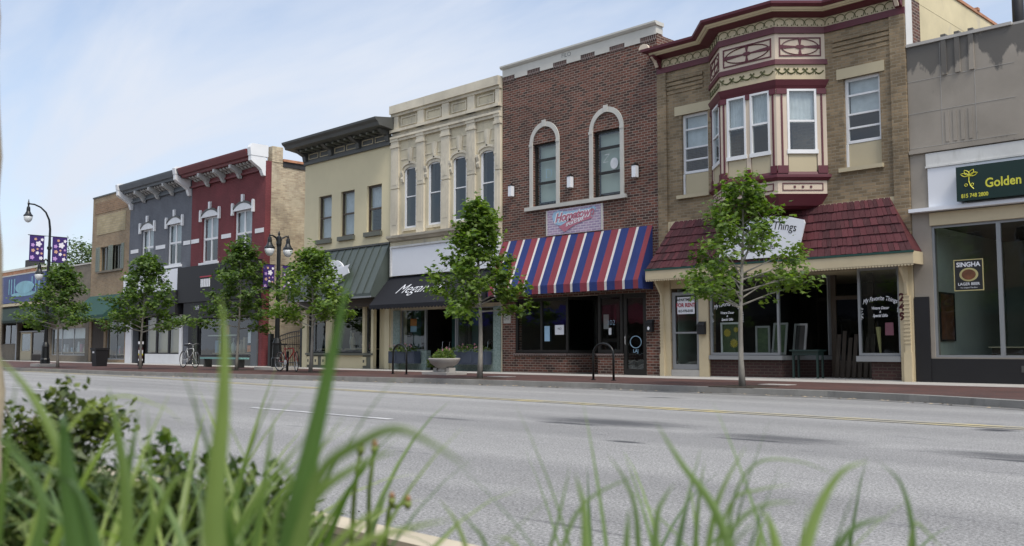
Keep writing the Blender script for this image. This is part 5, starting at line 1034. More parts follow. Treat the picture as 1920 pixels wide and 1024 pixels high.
t = thing('street_lamp', (X1, Y1, Z0), 'tall black lamp post with a single curved arm and two flower banners', 'street lamp')
m = MB(); post_base(m, X1, Y1, Z0); m.lathe(X1, Y1, [(.085, 1.1), (.075, 3.5), (.062, 5.2), (.1, 5.22), (.1, 5.32), (.06, 5.35), (.055, 5.6)], 12)
m.build('post', M['iron'], t, smooth=False)
m = MB(); m.tube([(X1, Y1, 5.6), (X1, Y1, 6.1), (X1, Y1-.05, 6.5), (X1, Y1-.2, 6.82), (X1, Y1-.42, 7.02), (X1, Y1-.68, 7.12), (X1, Y1-.95, 7.13)], [.055, .05, .045, .04, .036, .034, .032], 8); m.lathe(X1, Y1-.92, [(.01, 7.32), (.03, 7.2), (.05, 7.15), (.03, 7.02)], 8); m.build('arm', M['iron'], t)
globe_head(t, X1, Y1-.92, 7.02)
flower_banner(t, X1, Y1-.82, Y1-.22, 4.65, 5.78, 1); flower_banner(t, X1, Y1+.12, Y1+.74, 4.65, 5.78, 2)
m = MB(); m.tube([(X1, Y1, 4.62), (X1, Y1-.1, 4.75), (X1, Y1-.38, 4.7)], .03, 6); m.tube([(X1, Y1-.9, 5.79), (X1, Y1+.8, 5.79)], .012, 5); m.build('bracket_arm', M['iron'], t); globe_head(t, X1, Y1-.38, 4.55)
bx('footing', M['concrete'], t, (X1-.6, X1+.5, Y1-.4, Y1+.4, Z0, Z0+.12))
X2, Y2 = -30.75, 18.5
t = thing('street_lamp', (X2, Y2, Z0), 'shorter black lamp post with twin lanterns and purple flower banners', 'street lamp')
m = MB(); post_base(m, X2, Y2, Z0+.1); m.lathe(X2, Y2, [(.09, 1.2), (.075, 3.0), (.085, 3.1), (.07, 3.6), (.075, 4.6), (.1, 4.7), (.09, 4.95), (.03, 5.02), (.045, 5.08), (.01, 5.18)], 12); m.build('post', M['iron'], t)
m = MB()
for s_ in (-1, 1): m.tube([(X2, Y2, 4.7), (X2, Y2+s_*.12, 4.92), (X2, Y2+s_*.28, 5.0), (X2, Y2+s_*.4, 4.98)], [.04, .035, .03, .03], 6)
m.build('scroll_arm', M['iron'], t)
globe_head(t, X2, Y2-.38, 4.95); globe_head(t, X2, Y2+.38, 4.95)
flower_banner(t, X2, Y2-.62, Y2-.17, 3.0, 3.93, 3); flower_banner(t, X2, Y2+.17, Y2+.62, 3.0, 3.93, 4)
bx('footing', M['concrete'], t, (X2-.7, X2+.6, Y2-.5, Y2+.5, Z0, Z0+.1))

# ------------------------------------------------------------ street furniture
def hoop(x0, x1, y, lab):
    t = thing('bike_rack', ((x0+x1)/2, y, Z0), lab, 'bike rack', 'black hoop bike racks along the pavement')
    r_ = (x1-x0)/2; xc = (x0+x1)/2; m = MB()
    m.tube([(x0, y, Z0), (x0, y, .72)]+[(xc-r_*math.cos(math.pi*k/10), y, .74+r_*.85*math.sin(math.pi*k/10)) for k in range(11)]+[(x1, y, .72), (x1, y, Z0)], .028, 8); m.build('hoop', M['iron'], t, smooth=True)
    for x in (x0, x1): m = MB(); m.lathe(x, y, [(.06, Z0), (.06, Z0+.015), (.03, Z0+.02)], 10); m.build('foot_plate', M['iron'], t)
hoop(-15.25, -14.62, 17.9, 'black hoop bike rack in front of the dark brick bar'); hoop(-23.15, -22.5, 17.9, 'black hoop bike rack beside the stone bowl planter')
def plant_clump(t, x, y, z, w_, h_, n, mat, sd_, flowers=0):
    r = random.Random(sd_); m = MB()
    for k in range(n):
        a = r.uniform(0, 6.28); q = w_*math.sqrt(r.random()); px_, py_, pz = x+q*math.cos(a), y+q*.6*math.sin(a), z+h_*r.random()*(1-.6*(q/w_)**2)
        s_ = r.uniform(.03, .07); d1 = Vector((r.uniform(-1, 1), r.uniform(-1, 1), r.uniform(-.3, 1))).normalized()*s_; d2 = Vector((r.uniform(-1, 1), r.uniform(-1, 1), r.uniform(-1, 1))).normalized()*s_*.5
        c = Vector((px_, py_, pz)); m.face([c-d1, c+d2, c+d1*1.2, c-d2])
    o = m.build('foliage', mat, t, fix=False)
    if flowers:
        m = MB()
        for k in range(flowers):
            cx, cy, cz = x+r.uniform(-.8, .8)*w_, y+r.uniform(-.5, .1)*w_*.6, z+h_*r.uniform(.5, 1.05)
            for j in range(5): a = 6.28*j/5; m.face([(cx, cy-.01, cz), (cx+.03*math.cos(a), cy, cz+.03*math.sin(a)), (cx+.045*math.cos(a+.5), cy-.02, cz+.045*math.sin(a+.5)), (cx+.03*math.cos(a+1), cy, cz+.03*math.sin(a+1))])
        m.build('flower', M['flower'], t, fix=False)
XB, YB = -21.6, 18.6
t = thing('bowl_planter', (XB, YB, Z0), 'pale concrete bowl planter overflowing with greenery before the black awning', 'planter')
m = MB(); m.box(XB-.55, XB+.55, YB-.4, YB+.4, Z0, Z0+.07); m.build('slab', M['concrete'], t)
m = MB(); m.lathe(XB, YB, [(.22, Z0+.07), (.2, Z0+.13), (.16, Z0+.17), (.26, Z0+.22), (.4, Z0+.32), (.47, Z0+.44), (.47, Z0+.48), (.42, Z0+.48), (.3, Z0+.42)], 24); m.build('bowl', M['concrete'], t, smooth=True)
for s_ in (-.28, .28): m = MB(); m.box(XB+s_-.08, XB+s_+.08, YB-.12, YB+.12, Z0+.07, Z0+.2); m.build('foot', M['concrete'], t)
plant_clump(t, XB, YB, Z0+.44, .42, .34, 420, M['plant'], 5, 4); plant_clump(t, XB-.42, YB-.1, Z0+.2, .2, .4, 120, M['plant'], 6)
def box_planter(x0, x1, sd_, lab):
    t = thing('window_planter', ((x0+x1)/2, F-.2, Z0), lab, 'planter box', 'slate blue planter boxes under the salon windows')
    m = MB(); m.box(x0, x1, F-.36, F-.06, .36, .8); bd = m.build('box', M['box_blue'], t); n = 3
    for k in range(n): a = x0+(x1-x0)*k/n; bx('panel', M['box_blue'], bd, (a+.05, a+(x1-x0)/n-.05, F-.375, F-.361, .42, .74))
    plant_clump(t, (x0+x1)/2, F-.2, .78, (x1-x0)/2, .28, 260, M['plant'], sd_, 8)
box_planter(-28.35, -26.85, 8, 'slate blue planter box with flowers left of the salon entry'); box_planter(-24.95, -23.15, 9, 'slate blue planter box with pink flowers right of the salon entry')
XT, YT = -40.3, 17.0; XT = YT*(-.433-1)/(1-.433)
t = thing('litter_bin', (XT, YT, Z0), 'square black litter bin on the kerb side before the tan building', 'litter bin')
m = MB(); m.loft([(XT-.23, YT-.23, Z0), (XT+.23, YT-.23, Z0), (XT+.23, YT+.23, Z0), (XT-.23, YT+.23, Z0)], [(XT-.28, YT-.28, .85), (XT+.28, YT-.28, .85), (XT+.28, YT+.28, .85), (XT-.28, YT+.28, .85)]); m.build('body', M['black'], t)
m = MB(); m.box(XT-.31, XT+.31, YT-.31, YT+.31, .853, .93); m.build('rim', M['black'], t); m = MB(); m.xz([(XT-.1, .7), (XT+.1, .7), (XT+.1, .78), (XT-.1, .78)], YT-.29, YT-.282); m.build('white_mark', M['sign_white'], t)
xa, xb = P(383, 672, 19.6)[0], P(459, 670, 19.6)[0]
t = thing('bench', ((xa+xb)/2, 19.6, Z0), 'low bench with teal plank seat before the red building window', 'bench')
for k in range(3): bx('seat_plank', M['teal'], t, (xa, xb, 19.4+k*.14, 19.52+k*.14, .47, .53))
for x in (xa+.3, xb-.38): bx('leg', M['dark_trim'], t, (x, x+.08, 19.42, 19.76, Z0, .469))
XP, YP = P(263, 683, 18.6)[0], 18.6
t = thing('painted_post', (XP, YP, Z0), 'short post painted in red, white and yellow bands on the pavement', 'post')
for i, (za, zb, mt) in enumerate(((Z0, .35, 'black'), (.35, .45, 'sign_white'), (.45, .6, 'number_red'), (.6, .68, 'yellow'), (.68, .84, 'sign_white'), (.84, .95, 'number_red'), (.95, 1.1, 'black'), (1.1, 1.22, 'sign_white'))):
    m = MB(); r_ = .12 if i in (0, 7) else .1; m.lathe(XP, YP, [(r_, za), (r_, zb-.002)], 12); m.build('painted_band', M[mt], t)

# ------------------------------------------------------------ bicycles (parallel to the street, front wheel to the right)
def bicycle(x, y, s, fm, lab, steer=0, racer=False):
    t = thing('bicycle', (x, y, Z0), lab, 'bicycle'); R_ = .34*s; wb = .52*s; zc = Z0+R_
    W = lambda u, v, d=0: (x+u*s, y+d, Z0+v*s)
    def wheel(cx, ang, nm):
        m = MB(); ca, sa = math.cos(ang), math.sin(ang); ring = lambda r: [(cx+r*math.cos(6.2832*k/28)*ca, y+r*math.cos(6.2832*k/28)*sa, zc+r*math.sin(6.2832*k/28)) for k in range(29)]
        m.tube(ring(R_-.015), .017*s, 6, cap=False); w_ = m.build(nm, M['tyre'], t, smooth=True)
        m = MB(); m.tube(ring(R_-.04), .008, 5, cap=False); m.build('rim', M['chrome'], w_, smooth=True)
        m = MB()
        for k in range(14): a = 6.2832*k/14; m.tube([(cx, y, zc), (cx+(R_-.04)*math.cos(a)*ca, y+(R_-.04)*math.cos(a)*sa, zc+(R_-.04)*math.sin(a))], .0022, 3, cap=False)
        m.lathe(cx, y, [(.02, zc-.02), (.02, zc+.02)], 8); m.build('spokes', M['chrome'], w_)
    wheel(x-wb, 0, 'rear_wheel'); wheel(x+wb, steer, 'front_wheel')
    m = MB(); bb = W(-.09, .3); st_ = W(-.22, .8); hd = W(.3, .78); hb = W(.36, .66); rr = .016*s
    m.tube([bb, st_], rr, 8); m.tube([W(-.2, .74), hd], rr, 8); m.tube([bb, hb], rr*1.2, 8); m.tube([hd, hb], rr*1.2, 8)
    for d in (-.05, .05): m.tube([W(-.09, .3, d*.5), W(-.52, .34, d)], .009*s, 6); m.tube([W(-.2, .74, d*.4), W(-.52, .34, d)], .008*s, 6)
    m.build('frame', fm, t, smooth=True)
    m = MB(); ca, sa = math.cos(steer), math.sin(steer)
    for d in (-.05, .05): m.tube([W(.36, .66), W(.38, .62, d), (x+wb-sa*d, y+ca*d, zc)], .011*s, 6)
    m.build('fork', fm, t, smooth=True)
    m = MB(); m.tube([W(.3, .78), W(.27, .9)], .013, 6)
    if racer:
        for s_ in (-1, 1): m.tube([W(.27, .9), W(.28, .9, s_*.2), W(.36, .9, s_*.21), W(.4, .82, s_*.21), W(.34, .76, s_*.21)], .012, 6)
    else: m.tube([W(.2, .95, -.29), W(.27, .97, -.15), W(.29, .92), W(.27, .97, .15), W(.2, .95, .29)], .012, 6)
    m.build('handlebar', M['black'] if racer else M['chrome'], t, smooth=True)
    m = MB(); m.tube([st_, W(-.24, .88)], .012, 6); m.xy([(x-.38*s, y-.06), (x-.34*s, y-.08), (x-.1*s, y-.02), (x-.1*s, y+.02), (x-.34*s, y+.08), (x-.38*s, y+.06)], Z0+.88*s, Z0+.93*s); m.build('saddle', M['black'], t)
    m = MB(); n = 18; m.loft([(bb[0]+.09*s*math.cos(6.28*k/n), y-.05, bb[2]+.09*s*math.sin(6.28*k/n)) for k in range(n)], [(bb[0]+.09*s*math.cos(6.28*k/n), y-.042, bb[2]+.09*s*math.sin(6.28*k/n)) for k in range(n)]); m.tube([(bb[0], y-.06, bb[2]), (bb[0]+.05, y-.06, bb[2]-.15)], .01, 5); m.tube([(bb[0], y+.06, bb[2]), (bb[0]-.05, y+.06, bb[2]+.15)], .01, 5); m.box(bb[0]+.0, bb[0]+.1, y-.13, y-.06, bb[2]-.17, bb[2]-.15); m.build('crank', M['chrome'], t)
bicycle(P(355, 680, 18)[0], 18.0, 1.0, M['bike_white'], 'silver bicycle with wide handlebar parked before the grey and red buildings')
bicycle(P(540, 680, 17.4)[0], 17.4, 1.0, M['bike_red'], 'red bicycle with drop handlebar parked near the alley gate', steer=-.35, racer=True)
bx('bike_post', M['iron'], None, (P(537, 690, 17.6)[0]-.03, P(537, 690, 17.6)[0]+.03, 17.6, 17.66, Z0, .8))
tag(bpy.data.objects['bike_post'], 'thin black post behind the red bicycle', 'post')

# ------------------------------------------------------------ trees
def leaf_pts(c, d, up, s):
    side = d.cross(up).normalized(); nrm = side.cross(d)
    out = [(0, 0), (.42, -.1), (.34, .2), (.62, .42), (.26, .55), (0, 1.0), (-.26, .55), (-.62, .42), (-.34, .2), (-.42, -.1)]
    return [c+side*(u*s)+d*(v*s)-nrm*(abs(u)*s*.25) for u, v in out]
def tree(name, x, y, h, half, bottom, sd_, label, n_limb=30, per=17, mat='leaf', trunk_r=.055, group='young street maples along the far pavement', leaf=.115, lean=0, taper=1.0, zb=Z0, spread=.115, cat='tree', prof=None):
    r = random.Random(sd_); t = thing(name, (x, y, zb), label, cat, group)
    tp = []; n = 9
    for k in range(n): f = k/(n-1); tp.append(Vector((x+lean*f*f+.04*math.sin(f*5+sd_), y+.04*math.cos(f*4+sd_), zb+(h*.96)*f)))
    def trk(z): f = max(0, min(.999, (z-zb)/(h*.96)))*(n-1); i = int(f); return tp[i].lerp(tp[i+1], f-i)
    m = MB(); m.tube(tp, [trunk_r*(1.25 if k == 0 else 1)*(1-.85*k/(n-1)) for k in range(n)], 10); m.build('trunk', M['bark'], t, smooth=True)
    br = MB(); lf = MB(); ga = r.random()*6
    for k in range(n_limb):
        f = (k+.5)/n_limb; z = bottom+(h-bottom)*(f**1.05)*.93; ga += 2.4+r.uniform(-.4, .4)
        L_ = half*(prof(f) if prof else (1.12-.92*f**.85*taper))*r.uniform(.6, 1.08)
        a0 = trk(z-.25*L_) if z-.25*L_ > bottom-.5 else trk(bottom-.35); d = Vector((math.cos(ga), math.sin(ga), .2+.75*f+r.uniform(-.12, .18))).normalized()
        p1 = a0+d*L_*.55+Vector((0, 0, -.02)); d2 = (d+Vector((r.uniform(-.25, .25), r.uniform(-.25, .25), -.12))).normalized(); p2 = p1+d2*L_*.55
        r0 = max(.008, trunk_r*.38*(1-.6*f)); br.tube([a0, p1, p2], [r0, r0*.6, .004], 5, cap=False)
        tips = [(p2, d2), (p1.lerp(p2, .5), d2)]
        for q in range(2+int(L_*3)):
            uu = r.uniform(.25, 1); b0 = a0.lerp(p1, uu/.5) if uu < .5 else p1.lerp(p2, (uu-.5)/.5)
            dd = (d+Vector((r.uniform(-1, 1), r.uniform(-1, 1), r.uniform(-.35, .6)))*.9).normalized(); e_ = b0+dd*r.uniform(.16, .42)*min(1, L_+.2); br.tube([b0, e_], [.006, .003], 3, cap=False); tips.append((e_, dd))
        for e_, dd in tips:
            for j in range(int(per*r.uniform(.6, 1.3))):
                c = e_+Vector((r.gauss(0, 1)*spread, r.gauss(0, 1)*spread, r.gauss(-.1, .7)*spread))
                out = (c-trk(c.z)); out.z = 0; out = (out.normalized() if out.length > .01 else Vector((1, 0, 0)))
                ld = (out*r.uniform(.2, 1)+Vector((r.uniform(-.8, .8), r.uniform(-.8, .8), r.uniform(-1.0, .25)))).normalized()
                up = (Vector((0, 0, 1))+Vector((r.uniform(-.6, .6), r.uniform(-.6, .6), 0))).normalized()
                lf.face(leaf_pts(c, ld, up, leaf*r.uniform(.65, 1.25)))
    for j in range(int(per*1.5)):
        c = tp[-1]+Vector((r.gauss(0, .07), r.gauss(0, .07), r.gauss(0, .16))); lf.face(leaf_pts(c, Vector((r.uniform(-1, 1), r.uniform(-1, 1), r.uniform(-.5, .5))).normalized(), Vector((0, 0, 1)), leaf*.9))
    cr_ = lf.build('crown', M[mat], t, fix=False); br.build('branches', M['bark'], cr_, fix=False)
    return t
def tx(px, Y): r_ = (px-960)/1800; return Y*(r_*.9957-1)/(r_+1) if 0 else P(px, 655, Y)[0]
tree('maple_tree', tx(110, 14.4), 14.4, 4.3, 1.45, 2.0, 21, 'leafy street maple by the tall lamp post, farthest left of the row', 36, 22)
tree('maple_tree', tx(266, 15.6), 15.6, 4.45, 1.6, 1.75, 22, 'leafy street maple in front of the grey painted building', 40, 22)
tree('maple_tree', tx(446, 17.25), 17.25, 4.8, 1.35, 1.95, 23, 'tall leafy street maple in front of the red building', 40, 21)
tree('maple_tree', tx(583, 17.3), 17.3, 4.2, 1.5, 1.9, 24, 'light green street maple before the grey metal awning', 36, 20, mat='leaf_light')
tree('maple_tree', tx(898, 16.85), 16.85, 4.75, 1.16, 2.0, 25, 'bright green street maple between the black and the striped awnings', 42, 26, mat='leaf_light', trunk_r=.065)
tree('maple_tree', tx(1393, 16.9), 16.9, 4.35, 1.5, 1.95, 41, 'sparse street maple in front of the gift shop sign, nearest of the row', 36, 19, mat='leaf_light', leaf=.1, trunk_r=.06)
tree('background_tree', -80, 30, 9.6, 4.4, 3.5, 31, 'tall wispy green tree rising behind the low shop', 40, 12, mat='leaf_far', group=None, leaf=.2, trunk_r=.16, zb=0, spread=.42)
tree('background_tree', -87, 30, 8.3, 4.0, 3.0, 32, 'low green treetop behind the mural sign', 30, 12, mat='leaf_far', group=None, leaf=.2, trunk_r=.16, zb=0, spread=.42)
for px, Y in ((1393, 16.9), (898, 16.85), (583, 17.3), (446, 17.25)):
    xx = tx(px, Y); bx('tree_pit', M['soil'], None, (xx-.5, xx+.5, Y-.5, Y+.5, .02, Z0+.004))['kind'] = 'structure'
for px, py in ((1470, 722), (950, 706)):
    xx = P(px, 700, 18.3)[0]; bx('utility_cover', M['concrete'], None, (xx-.45, xx+.2, 18.0, 18.45, .02, Z0+.006))['kind'] = 'structure'

# ------------------------------------------------------------ planting bed in the foreground
def blade(mb, pts, w0, d, cup=.25, n=14, wpk=.35, root=True):
    ctrl = [at(px, py, dd) for px, py, dd in [(p[0], p[1], p[2] if len(p) > 2 else d) for p in pts]]
    C_ = [ctrl[0]*2-ctrl[1]]+ctrl+[ctrl[-1]*2-ctrl[-2]]; line_ = []
    for i in range(1, len(C_)-2):
        for k in range(6):
            u = k/6; a, b_, c, e_ = C_[i-1], C_[i], C_[i+1], C_[i+2]
            line_.append(.5*((2*b_)+(c-a)*u+(2*a-5*b_+4*c-e_)*u*u+(3*b_-a-3*c+e_)*u**3))
    line_.append(ctrl[-1]); nr = 0
    if root: nr = 4; g0 = line_[0]; base_ = Vector((g0.x, g0.y, .06)); line_ = [base_.lerp(g0, k/4) for k in range(4)]+line_
    N_ = len(line_); ww = w0*d/1800
    acc = [0.0]
    for i in range(1, N_): acc.append(acc[-1]+((line_[i]-line_[i-1]).length if i > nr else 0))
    base_i = len(mb.v); eye = Vector((0, 0, EYE)); prev = None
    for i, p in enumerate(line_):
        f = acc[i]/acc[-1]; tg = (line_[min(i+1, N_-1)]-line_[max(i-1, 0)]).normalized(); vd = (p-eye).normalized()
        s_ = tg.cross(vd); s_ = s_.normalized() if s_.length > .05 else tg.orthogonal().normalized()
        if prev is not None and s_.dot(prev) < 0: s_ = -s_
        prev = s_; nn = s_.cross(tg).normalized()
        wd = ww*.5*(1-.62*f)*max(.02, 1-f**5)
        mb.v += [tuple(p-s_*wd+nn*wd*cup*2), tuple(p-s_*wd*.5+nn*wd*cup*.8), tuple(p), tuple(p+s_*wd*.5+nn*wd*cup*.8), tuple(p+s_*wd+nn*wd*cup*2)]
    for i in range(N_-1):
        for j in range(4):
            a = base_i+i*5+j; mb.f.append((a, a+1, a+6, a+5)); mb.m.append(mb.i)
def ribbon(mb, pts, width, hd):
    b0 = len(mb.v); N_ = len(pts); side = Vector((-hd.y, hd.x, 0))
    for i, p in enumerate(pts):
        f = i/(N_-1); tg = (pts[min(i+1, N_-1)]-pts[max(i-1, 0)]).normalized(); nn = side.cross(tg); wd = width*.5*(.75+.25*min(1, f/.3))*max(.03, 1-max(0, (f-.35)/.65)**2)
        mb.v += [tuple(p-side*wd-nn*wd*.5), tuple(p-side*wd*.5-nn*wd*.2), tuple(p), tuple(p+side*wd*.5-nn*wd*.2), tuple(p+side*wd-nn*wd*.5)]
    for i in range(N_-1):
        for j in range(4): a = b0+i*5+j; mb.f.append((a, a+1, a+6, a+5)); mb.m.append(mb.i)
def clump(label, blades, rnd=(), mat='blade', n_rand=0, box_=None, sd_=0, name='daylily_clump', hmax=.83):
    x, y, z = at(*([blades[0][0][0][0], blades[0][0][0][1], blades[0][2]])) if blades else box_[0]
    t = thing(name, (x, y, .06), label, 'daylily plant', 'strappy daylily clumps in the near planting bed')
    m = MB()
    for b_ in blades: blade(m, b_[0], b_[1], b_[2])
    r = random.Random(sd_)
    for k in range(n_rand):
        (xa, ya, da), (xb_, yb_, db) = box_
        d = r.uniform(da, db); g0 = at(r.uniform(xa, xb_), 1000, d); base_ = Vector((g0.x, g0.y, .06)); az = r.uniform(0, 6.283); L_ = r.uniform(.72, 1.02)*hmax; lean = r.uniform(.15, .8)
        hd = Vector((math.cos(az), math.sin(az), 0)); pts = []; p = base_.copy(); el = math.radians(88); n = 16
        for i in range(n+1):
            pts.append(p.copy()); el -= lean*(i/n)**1.3*.34; p = p+(hd*math.cos(el)+Vector((0, 0, 1))*math.sin(el))*(L_/n)
        ribbon(m, pts, r.uniform(.009, .02), hd)
    m.build('leaves', M[mat], t, fix=False, smooth=True)
    return t
c1 = clump('broad-leaved daylily clump at the far left of the planting bed', [
    ([(165, 1060), (128, 900), (92, 800), (40, 715), (-25, 655)], 30, .75), ([(150, 1060), (130, 920), (122, 830), (118, 790), (124, 775, .72)], 46, .7),
    ([(240, 1060), (236, 920), (222, 820), (203, 722)], 30, .8), ([(232, 1060), (240, 900), (250, 830), (262, 762)], 20, .85), ([(285, 1060, .9), (283, 900, .9), (279, 800, .9), (276, 770, .9), (268, 758, .9)], 9, .9),
    ([(60, 1060), (80, 950), (40, 860), (-10, 800)], 26, .6), ([(260, 1060), (300, 960), (330, 900), (390, 880)], 22, .75), ([(190, 1060), (150, 930), (90, 880), (20, 870)], 22, .7), ([(40, 1060), (120, 820, .9), (210, 745, .9), (300, 762, .9), (350, 800, .9)], 9, .9)], n_rand=95, box_=((-60, 850, .75), (330, 990, 1.3)), sd_=3, mat='blade')
c2 = clump('tall daylily clump with the highest leaves left of the middle', [
    ([(398, 1060, .62), (406, 900, .62), (418, 760, .62), (421, 640, .62), (413, 545, .62)], 44, .62), ([(535, 1060, .62), (562, 930, .62), (598, 780, .62), (628, 640, .62), (657, 505, .62)], 46, .62),
    ([(400, 1060), (470, 955), (520, 885), (572, 820)], 22, .75), ([(470, 1060), (490, 950), (502, 860), (515, 772)], 16, .85), ([(560, 1040, .5), (600, 890, .5), (680, 828, .5), (745, 805, .5), (810, 832, .5), (885, 880, .5)], 30, .5),
    ([(545, 1060), (590, 935), (680, 868), (750, 845)], 26, .6), ([(560, 1060), (590, 880), (615, 822), (650, 775)], 11, .8), ([(600, 1060), (640, 1010), (690, 968), (735, 950)], 20, .7), ([(500, 1060), (520, 950), (545, 900), (500, 840)], 20, .7),
    ([(610, 1060), (690, 1012), (770, 990), (850, 972)], 18, .6), ([(380, 1060), (372, 880, 1.0), (366, 700, 1.0), (362, 560, 1.0)], 7, .5)], n_rand=66, box_=((300, 850, .75), (640, 1000, 1.25)), sd_=5, mat='blade')
c3 = clump('low thin daylily leaves at the edge of the kerb in the middle', [
    ([(890, 1080, .9), (868, 1010, .9), (850, 970, .9), (822, 935, .9)], 12, .9), ([(930, 1080, .9), (905, 1010, .9), (885, 985, .9), (858, 952, .9)], 10, .9), ([(1000, 1080, .8), (960, 1015, .8), (920, 1008, .8)], 9, .8)], mat='blade')
c4 = clump('spreading daylily clump at the bottom right of the planting bed', [
    ([(1385, 1080), (1340, 955), (1280, 872), (1228, 790)], 22, .85), ([(1320, 1080), (1340, 960), (1365, 895), (1400, 835)], 14, .9), ([(1200, 1080), (1192, 960), (1172, 900), (1138, 850)], 13, .9), ([(1040, 1080), (1072, 980), (1110, 932), (1165, 903), (1205, 890)], 10, .9),
    ([(1100, 1080), (1096, 960), (1086, 915), (1078, 885)], 22, .8), ([(1225, 1080), (1232, 970), (1245, 935), (1265, 905)], 18, .85), ([(1172, 1080), (1176, 1000), (1180, 950)], 18, .8), ([(1495, 1080, .7), (1530, 965, .7), (1575, 888, .7), (1630, 862, .7)], 28, .7),
    ([(1712, 1080, .9), (1710, 985, .9), (1688, 905, .9), (1645, 864, .9)], 13, .9), ([(1700, 1080, .9), (1712, 985, .9), (1740, 1000, .9), (1775, 1040, .9)], 8, .9), ([(1360, 1080, .9), (1375, 940, .9), (1420, 868, .9), (1500, 866, .9), (1575, 895, .9)], 8, .9),
    ([(1330, 1080), (1370, 945), (1425, 918), (1490, 908)], 10, .9), ([(1340, 1080), (1375, 990), (1430, 948), (1500, 940)], 15, .7), ([(1540, 1080), (1590, 1000), (1630, 978), (1670, 970)], 20, .7), ([(1465, 1080), (1452, 1010), (1438, 968), (1420, 960)], 26, .75), ([(1425, 1080), (1424, 1000), (1430, 970)], 12, .85),
    ([(1300, 1080, 1), (1310, 940, 1), (1322, 860, 1)], 12, 1.0), ([(1010, 1080), (1040, 1000), (1062, 905), (1070, 868)], 8, 1.0)], n_rand=44, box_=((1090, 930, .8), (1560, 1010, 1.3)), sd_=9, mat='blade_cool', hmax=.76)
def stem_bud(px0, px1, py1, px2, py2, d, t, two=True):
    m = MB(); a, b_, c = at(px0, 1080, d), at(px1, py1, d), at(px2, py2, d); g0 = Vector((a.x, a.y, .06)); m.tube([g0, a, b_, c], [.003*d, .003*d, .0026*d, .0024*d], 6)
    if two: q = at(px2+28, py2+8, d); m.tube([b_.lerp(c, .4), q], .002*d, 6)
    m.build('flower_stem', M['plant'], t, smooth=True)
    for (u, v) in ((px2, py2),)+(((px2+30, py2+6),) if two else ()):
        m = MB(); p0 = at(u, v+14, d); p1 = at(u+1, v-2, d); p2 = at(u+1, v-13, d); m.tube([p0, p0.lerp(p1, .5), p1], [.002*d, .0042*d, .0034*d], 8); bd = m.build('bud', M['bud'], t, smooth=True)
        m = MB(); m.tube([p1, p1.lerp(p2, .5), p2], [.0034*d, .003*d, .001*d], 8); m.build('bud_tip', M['bud_tip'], bd, smooth=True)
stem_bud(716, 728, 965, 734, 935, 1.2, c2); stem_bud(655, 664, 930, 676, 840, 1.1, c2, False); stem_bud(690, 692, 920, 702, 838, 1.1, c2, False)
# shrub with small glossy leaves
def shrub(name, label, cat, stems, mat, leafsz, per, sd_, spread=.02, wr=.33):
    r = random.Random(sd_); o = at(*stems[0][0]); t = thing(name, (o.x, o.y, .08), label, cat); sm = MB(); lf = MB()
    for st_ in stems:
        pts = [at(*p) for p in st_]; pts = [Vector((pts[0].x, pts[0].y, .06))]+pts; sm.tube(pts, [.006*(1-.7*k/len(pts)) for k in range(len(pts))], 5, cap=False)
        for i in range(1, len(pts)-1):
            for k in range(per):
                u = r.random(); c = pts[i].lerp(pts[i+1], u)+Vector((r.gauss(0, spread), r.gauss(0, spread), r.gauss(0, spread)))
                d = Vector((r.uniform(-1, 1), r.uniform(-1, 1), r.uniform(-.4, 1))).normalized()*leafsz*r.uniform(.6, 1.3); s_ = d.cross(Vector((r.uniform(-1, 1), r.uniform(-1, 1), 1))).normalized()*leafsz*wr
                lf.face([c, c+d*.5+s_, c+d, c+d*.5-s_])
    sm.build('stems', M['bark'], t, smooth=True); lf.build('leaves', M[mat], t, fix=False); return t
rs = random.Random(2)
st = [[(90+rs.uniform(-60, 60), 960, 2.0), (50+rs.uniform(-60, 90), 860, 2.05), (px, py, 2.1)] for px, py in ((40, 790), (70, 775), (100, 770), (20, 830), (60, 830), (110, 820), (5, 750), (140, 860), (30, 870), (80, 870), (125, 790), (55, 800), (90, 840))]
st += [[(110, 960, 2.0), (112, 820, 2.0), (105, 760, 2.0), (128, 735, 2.0)], [(150, 960, 1.9), (140, 850, 1.9), (160, 790, 1.9), (190, 782, 1.9), (214, 800, 1.9)], [(150, 960, 1.9), (145, 830, 1.9), (170, 800, 1.9), (215, 806, 1.9)], [(150, 960, 1.9), (150, 900, 1.9), (152, 870, 1.9), (165, 880, 1.9)]]
shrub('boxwood_shrub', 'small-leaved dark green shrub beside the kerb at the far left', 'shrub', st, 'shrubleaf', .02, 95, 3, .02)
st = [[(px, 1060, 1.7), (px+rs.uniform(-20, 20), 950, 1.75), (px+rs.uniform(-40, 40), rs.uniform(915, 985), 1.8)] for px in range(190, 500, 26)]
shrub('juniper_shrub', 'low feathery needle shrub spreading along the kerb at left', 'shrub', st, 'juniper', .03, 110, 6, .02, .1)
st = [[(px, 1100, 1.4), (px+rs.uniform(-20, 20), 1000, 1.4), (px+rs.uniform(-60, 60), rs.uniform(990, 1040), 1.45)] for px in range(-20, 480, 13)]
shrub('ground_juniper', 'dense dark low foliage filling the bed under the daylilies', 'shrub', st, 'juniper', .036, 170, 8, .035, .12)
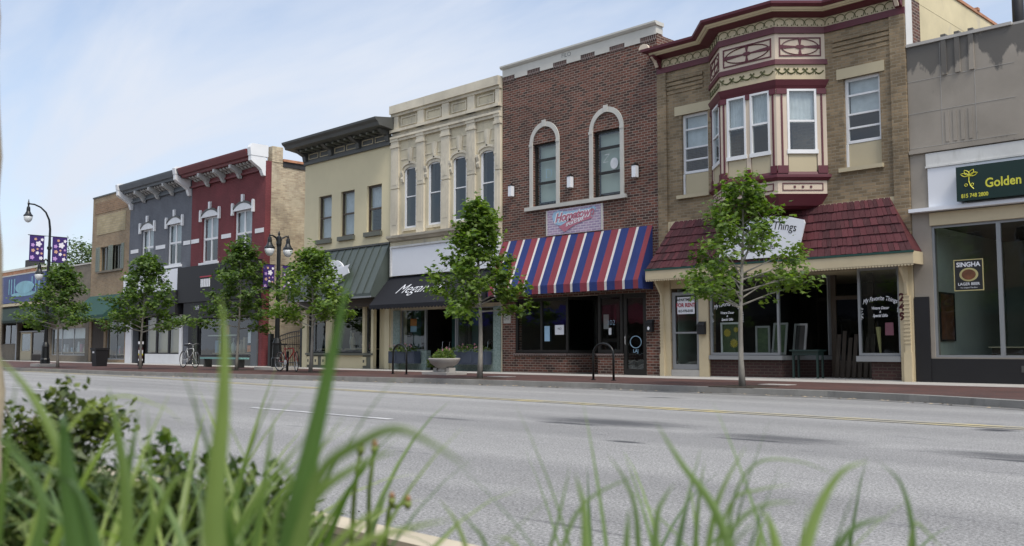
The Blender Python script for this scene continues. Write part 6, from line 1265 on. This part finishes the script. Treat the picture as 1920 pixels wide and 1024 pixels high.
st = [[(330, 1060, 1.6), (318, 900, 1.6), (300, 850, 1.6), (285, 838, 1.6)], [(330, 1060, 1.6), (325, 900, 1.6), (335, 870, 1.6)], [(450, 1060, 1.6), (400, 900, 1.6), (398, 862, 1.6)], [(470, 1060, 1.6), (455, 930, 1.6), (468, 885, 1.6)], [(590, 1060, 1.5), (570, 990, 1.5), (560, 940, 1.5)], [(520, 1060, 1.5), (515, 990, 1.5), (520, 930, 1.5)]]
shrub('yellow_tipped_sprig', 'bright yellow-green tipped sprigs rising above the low shrubs', 'shrub', st, 'plant', .026, 34, 12, .014)
# trunk of a young tree at the very left edge
p0, p1 = at(-24, 1000, 1.5), at(-34, -60, 1.5)
t = thing('near_tree', (p0.x, p0.y, .06), 'peeling tan tree trunk at the very left edge of the view', 'tree')
m = MB(); nn = 12; pts = [Vector((p0.x, p0.y, .05))]+[p0.lerp(p1, k/nn)+Vector((.004*math.sin(k*1.7), .004*math.cos(k*2.3), 0)) for k in range(nn+1)]+[p1+Vector((0, 0, 1.2))]
m.tube(pts, [.024+.002*math.sin(k*1.9) for k in range(len(pts))], 12); m.build('trunk', M['trunk_tan'], t, smooth=True)

r = random.Random(77)
def kerb_y(x):
    for (a, b_) in zip(KB, KB[1:]):
        if a[0] <= x <= b_[0]: return a[1]+(b_[1]-a[1])*(x-a[0])/(b_[0]-a[0])
m = MB()
for k in range(260):
    x = r.uniform(-32, -1); y = kerb_y(x)-abs(r.gauss(0, .16))-.02; s_ = r.uniform(.012, .045); a = r.uniform(0, 6.28); z = .008
    m.face([(x+s_*math.cos(a+q*2.09)*(1+.6*(q == 0)), y+s_*math.sin(a+q*2.09), z+.012*(q == 1)) for q in range(3)])
tag(m.build('gutter_litter', M['trunk_tan'], fix=False), 'scattered dry leaves and grit lying in the far gutter', 'litter', kind='stuff')
m = MB()
for k in range(500):
    x = r.uniform(-9, 0); y = 2.62+abs(r.gauss(0, .18)); s_ = r.uniform(.004, .016); a = r.uniform(0, 6.28)
    m.face([(x+s_*math.cos(a+q*2.09), y+s_*math.sin(a+q*2.09), .006+.008*(q == 1)) for q in range(3)])
tag(m.build('kerb_grit', M['soil'], fix=False), 'dark grit and soil crumbs along the foot of the near kerb', 'grit', kind='stuff')
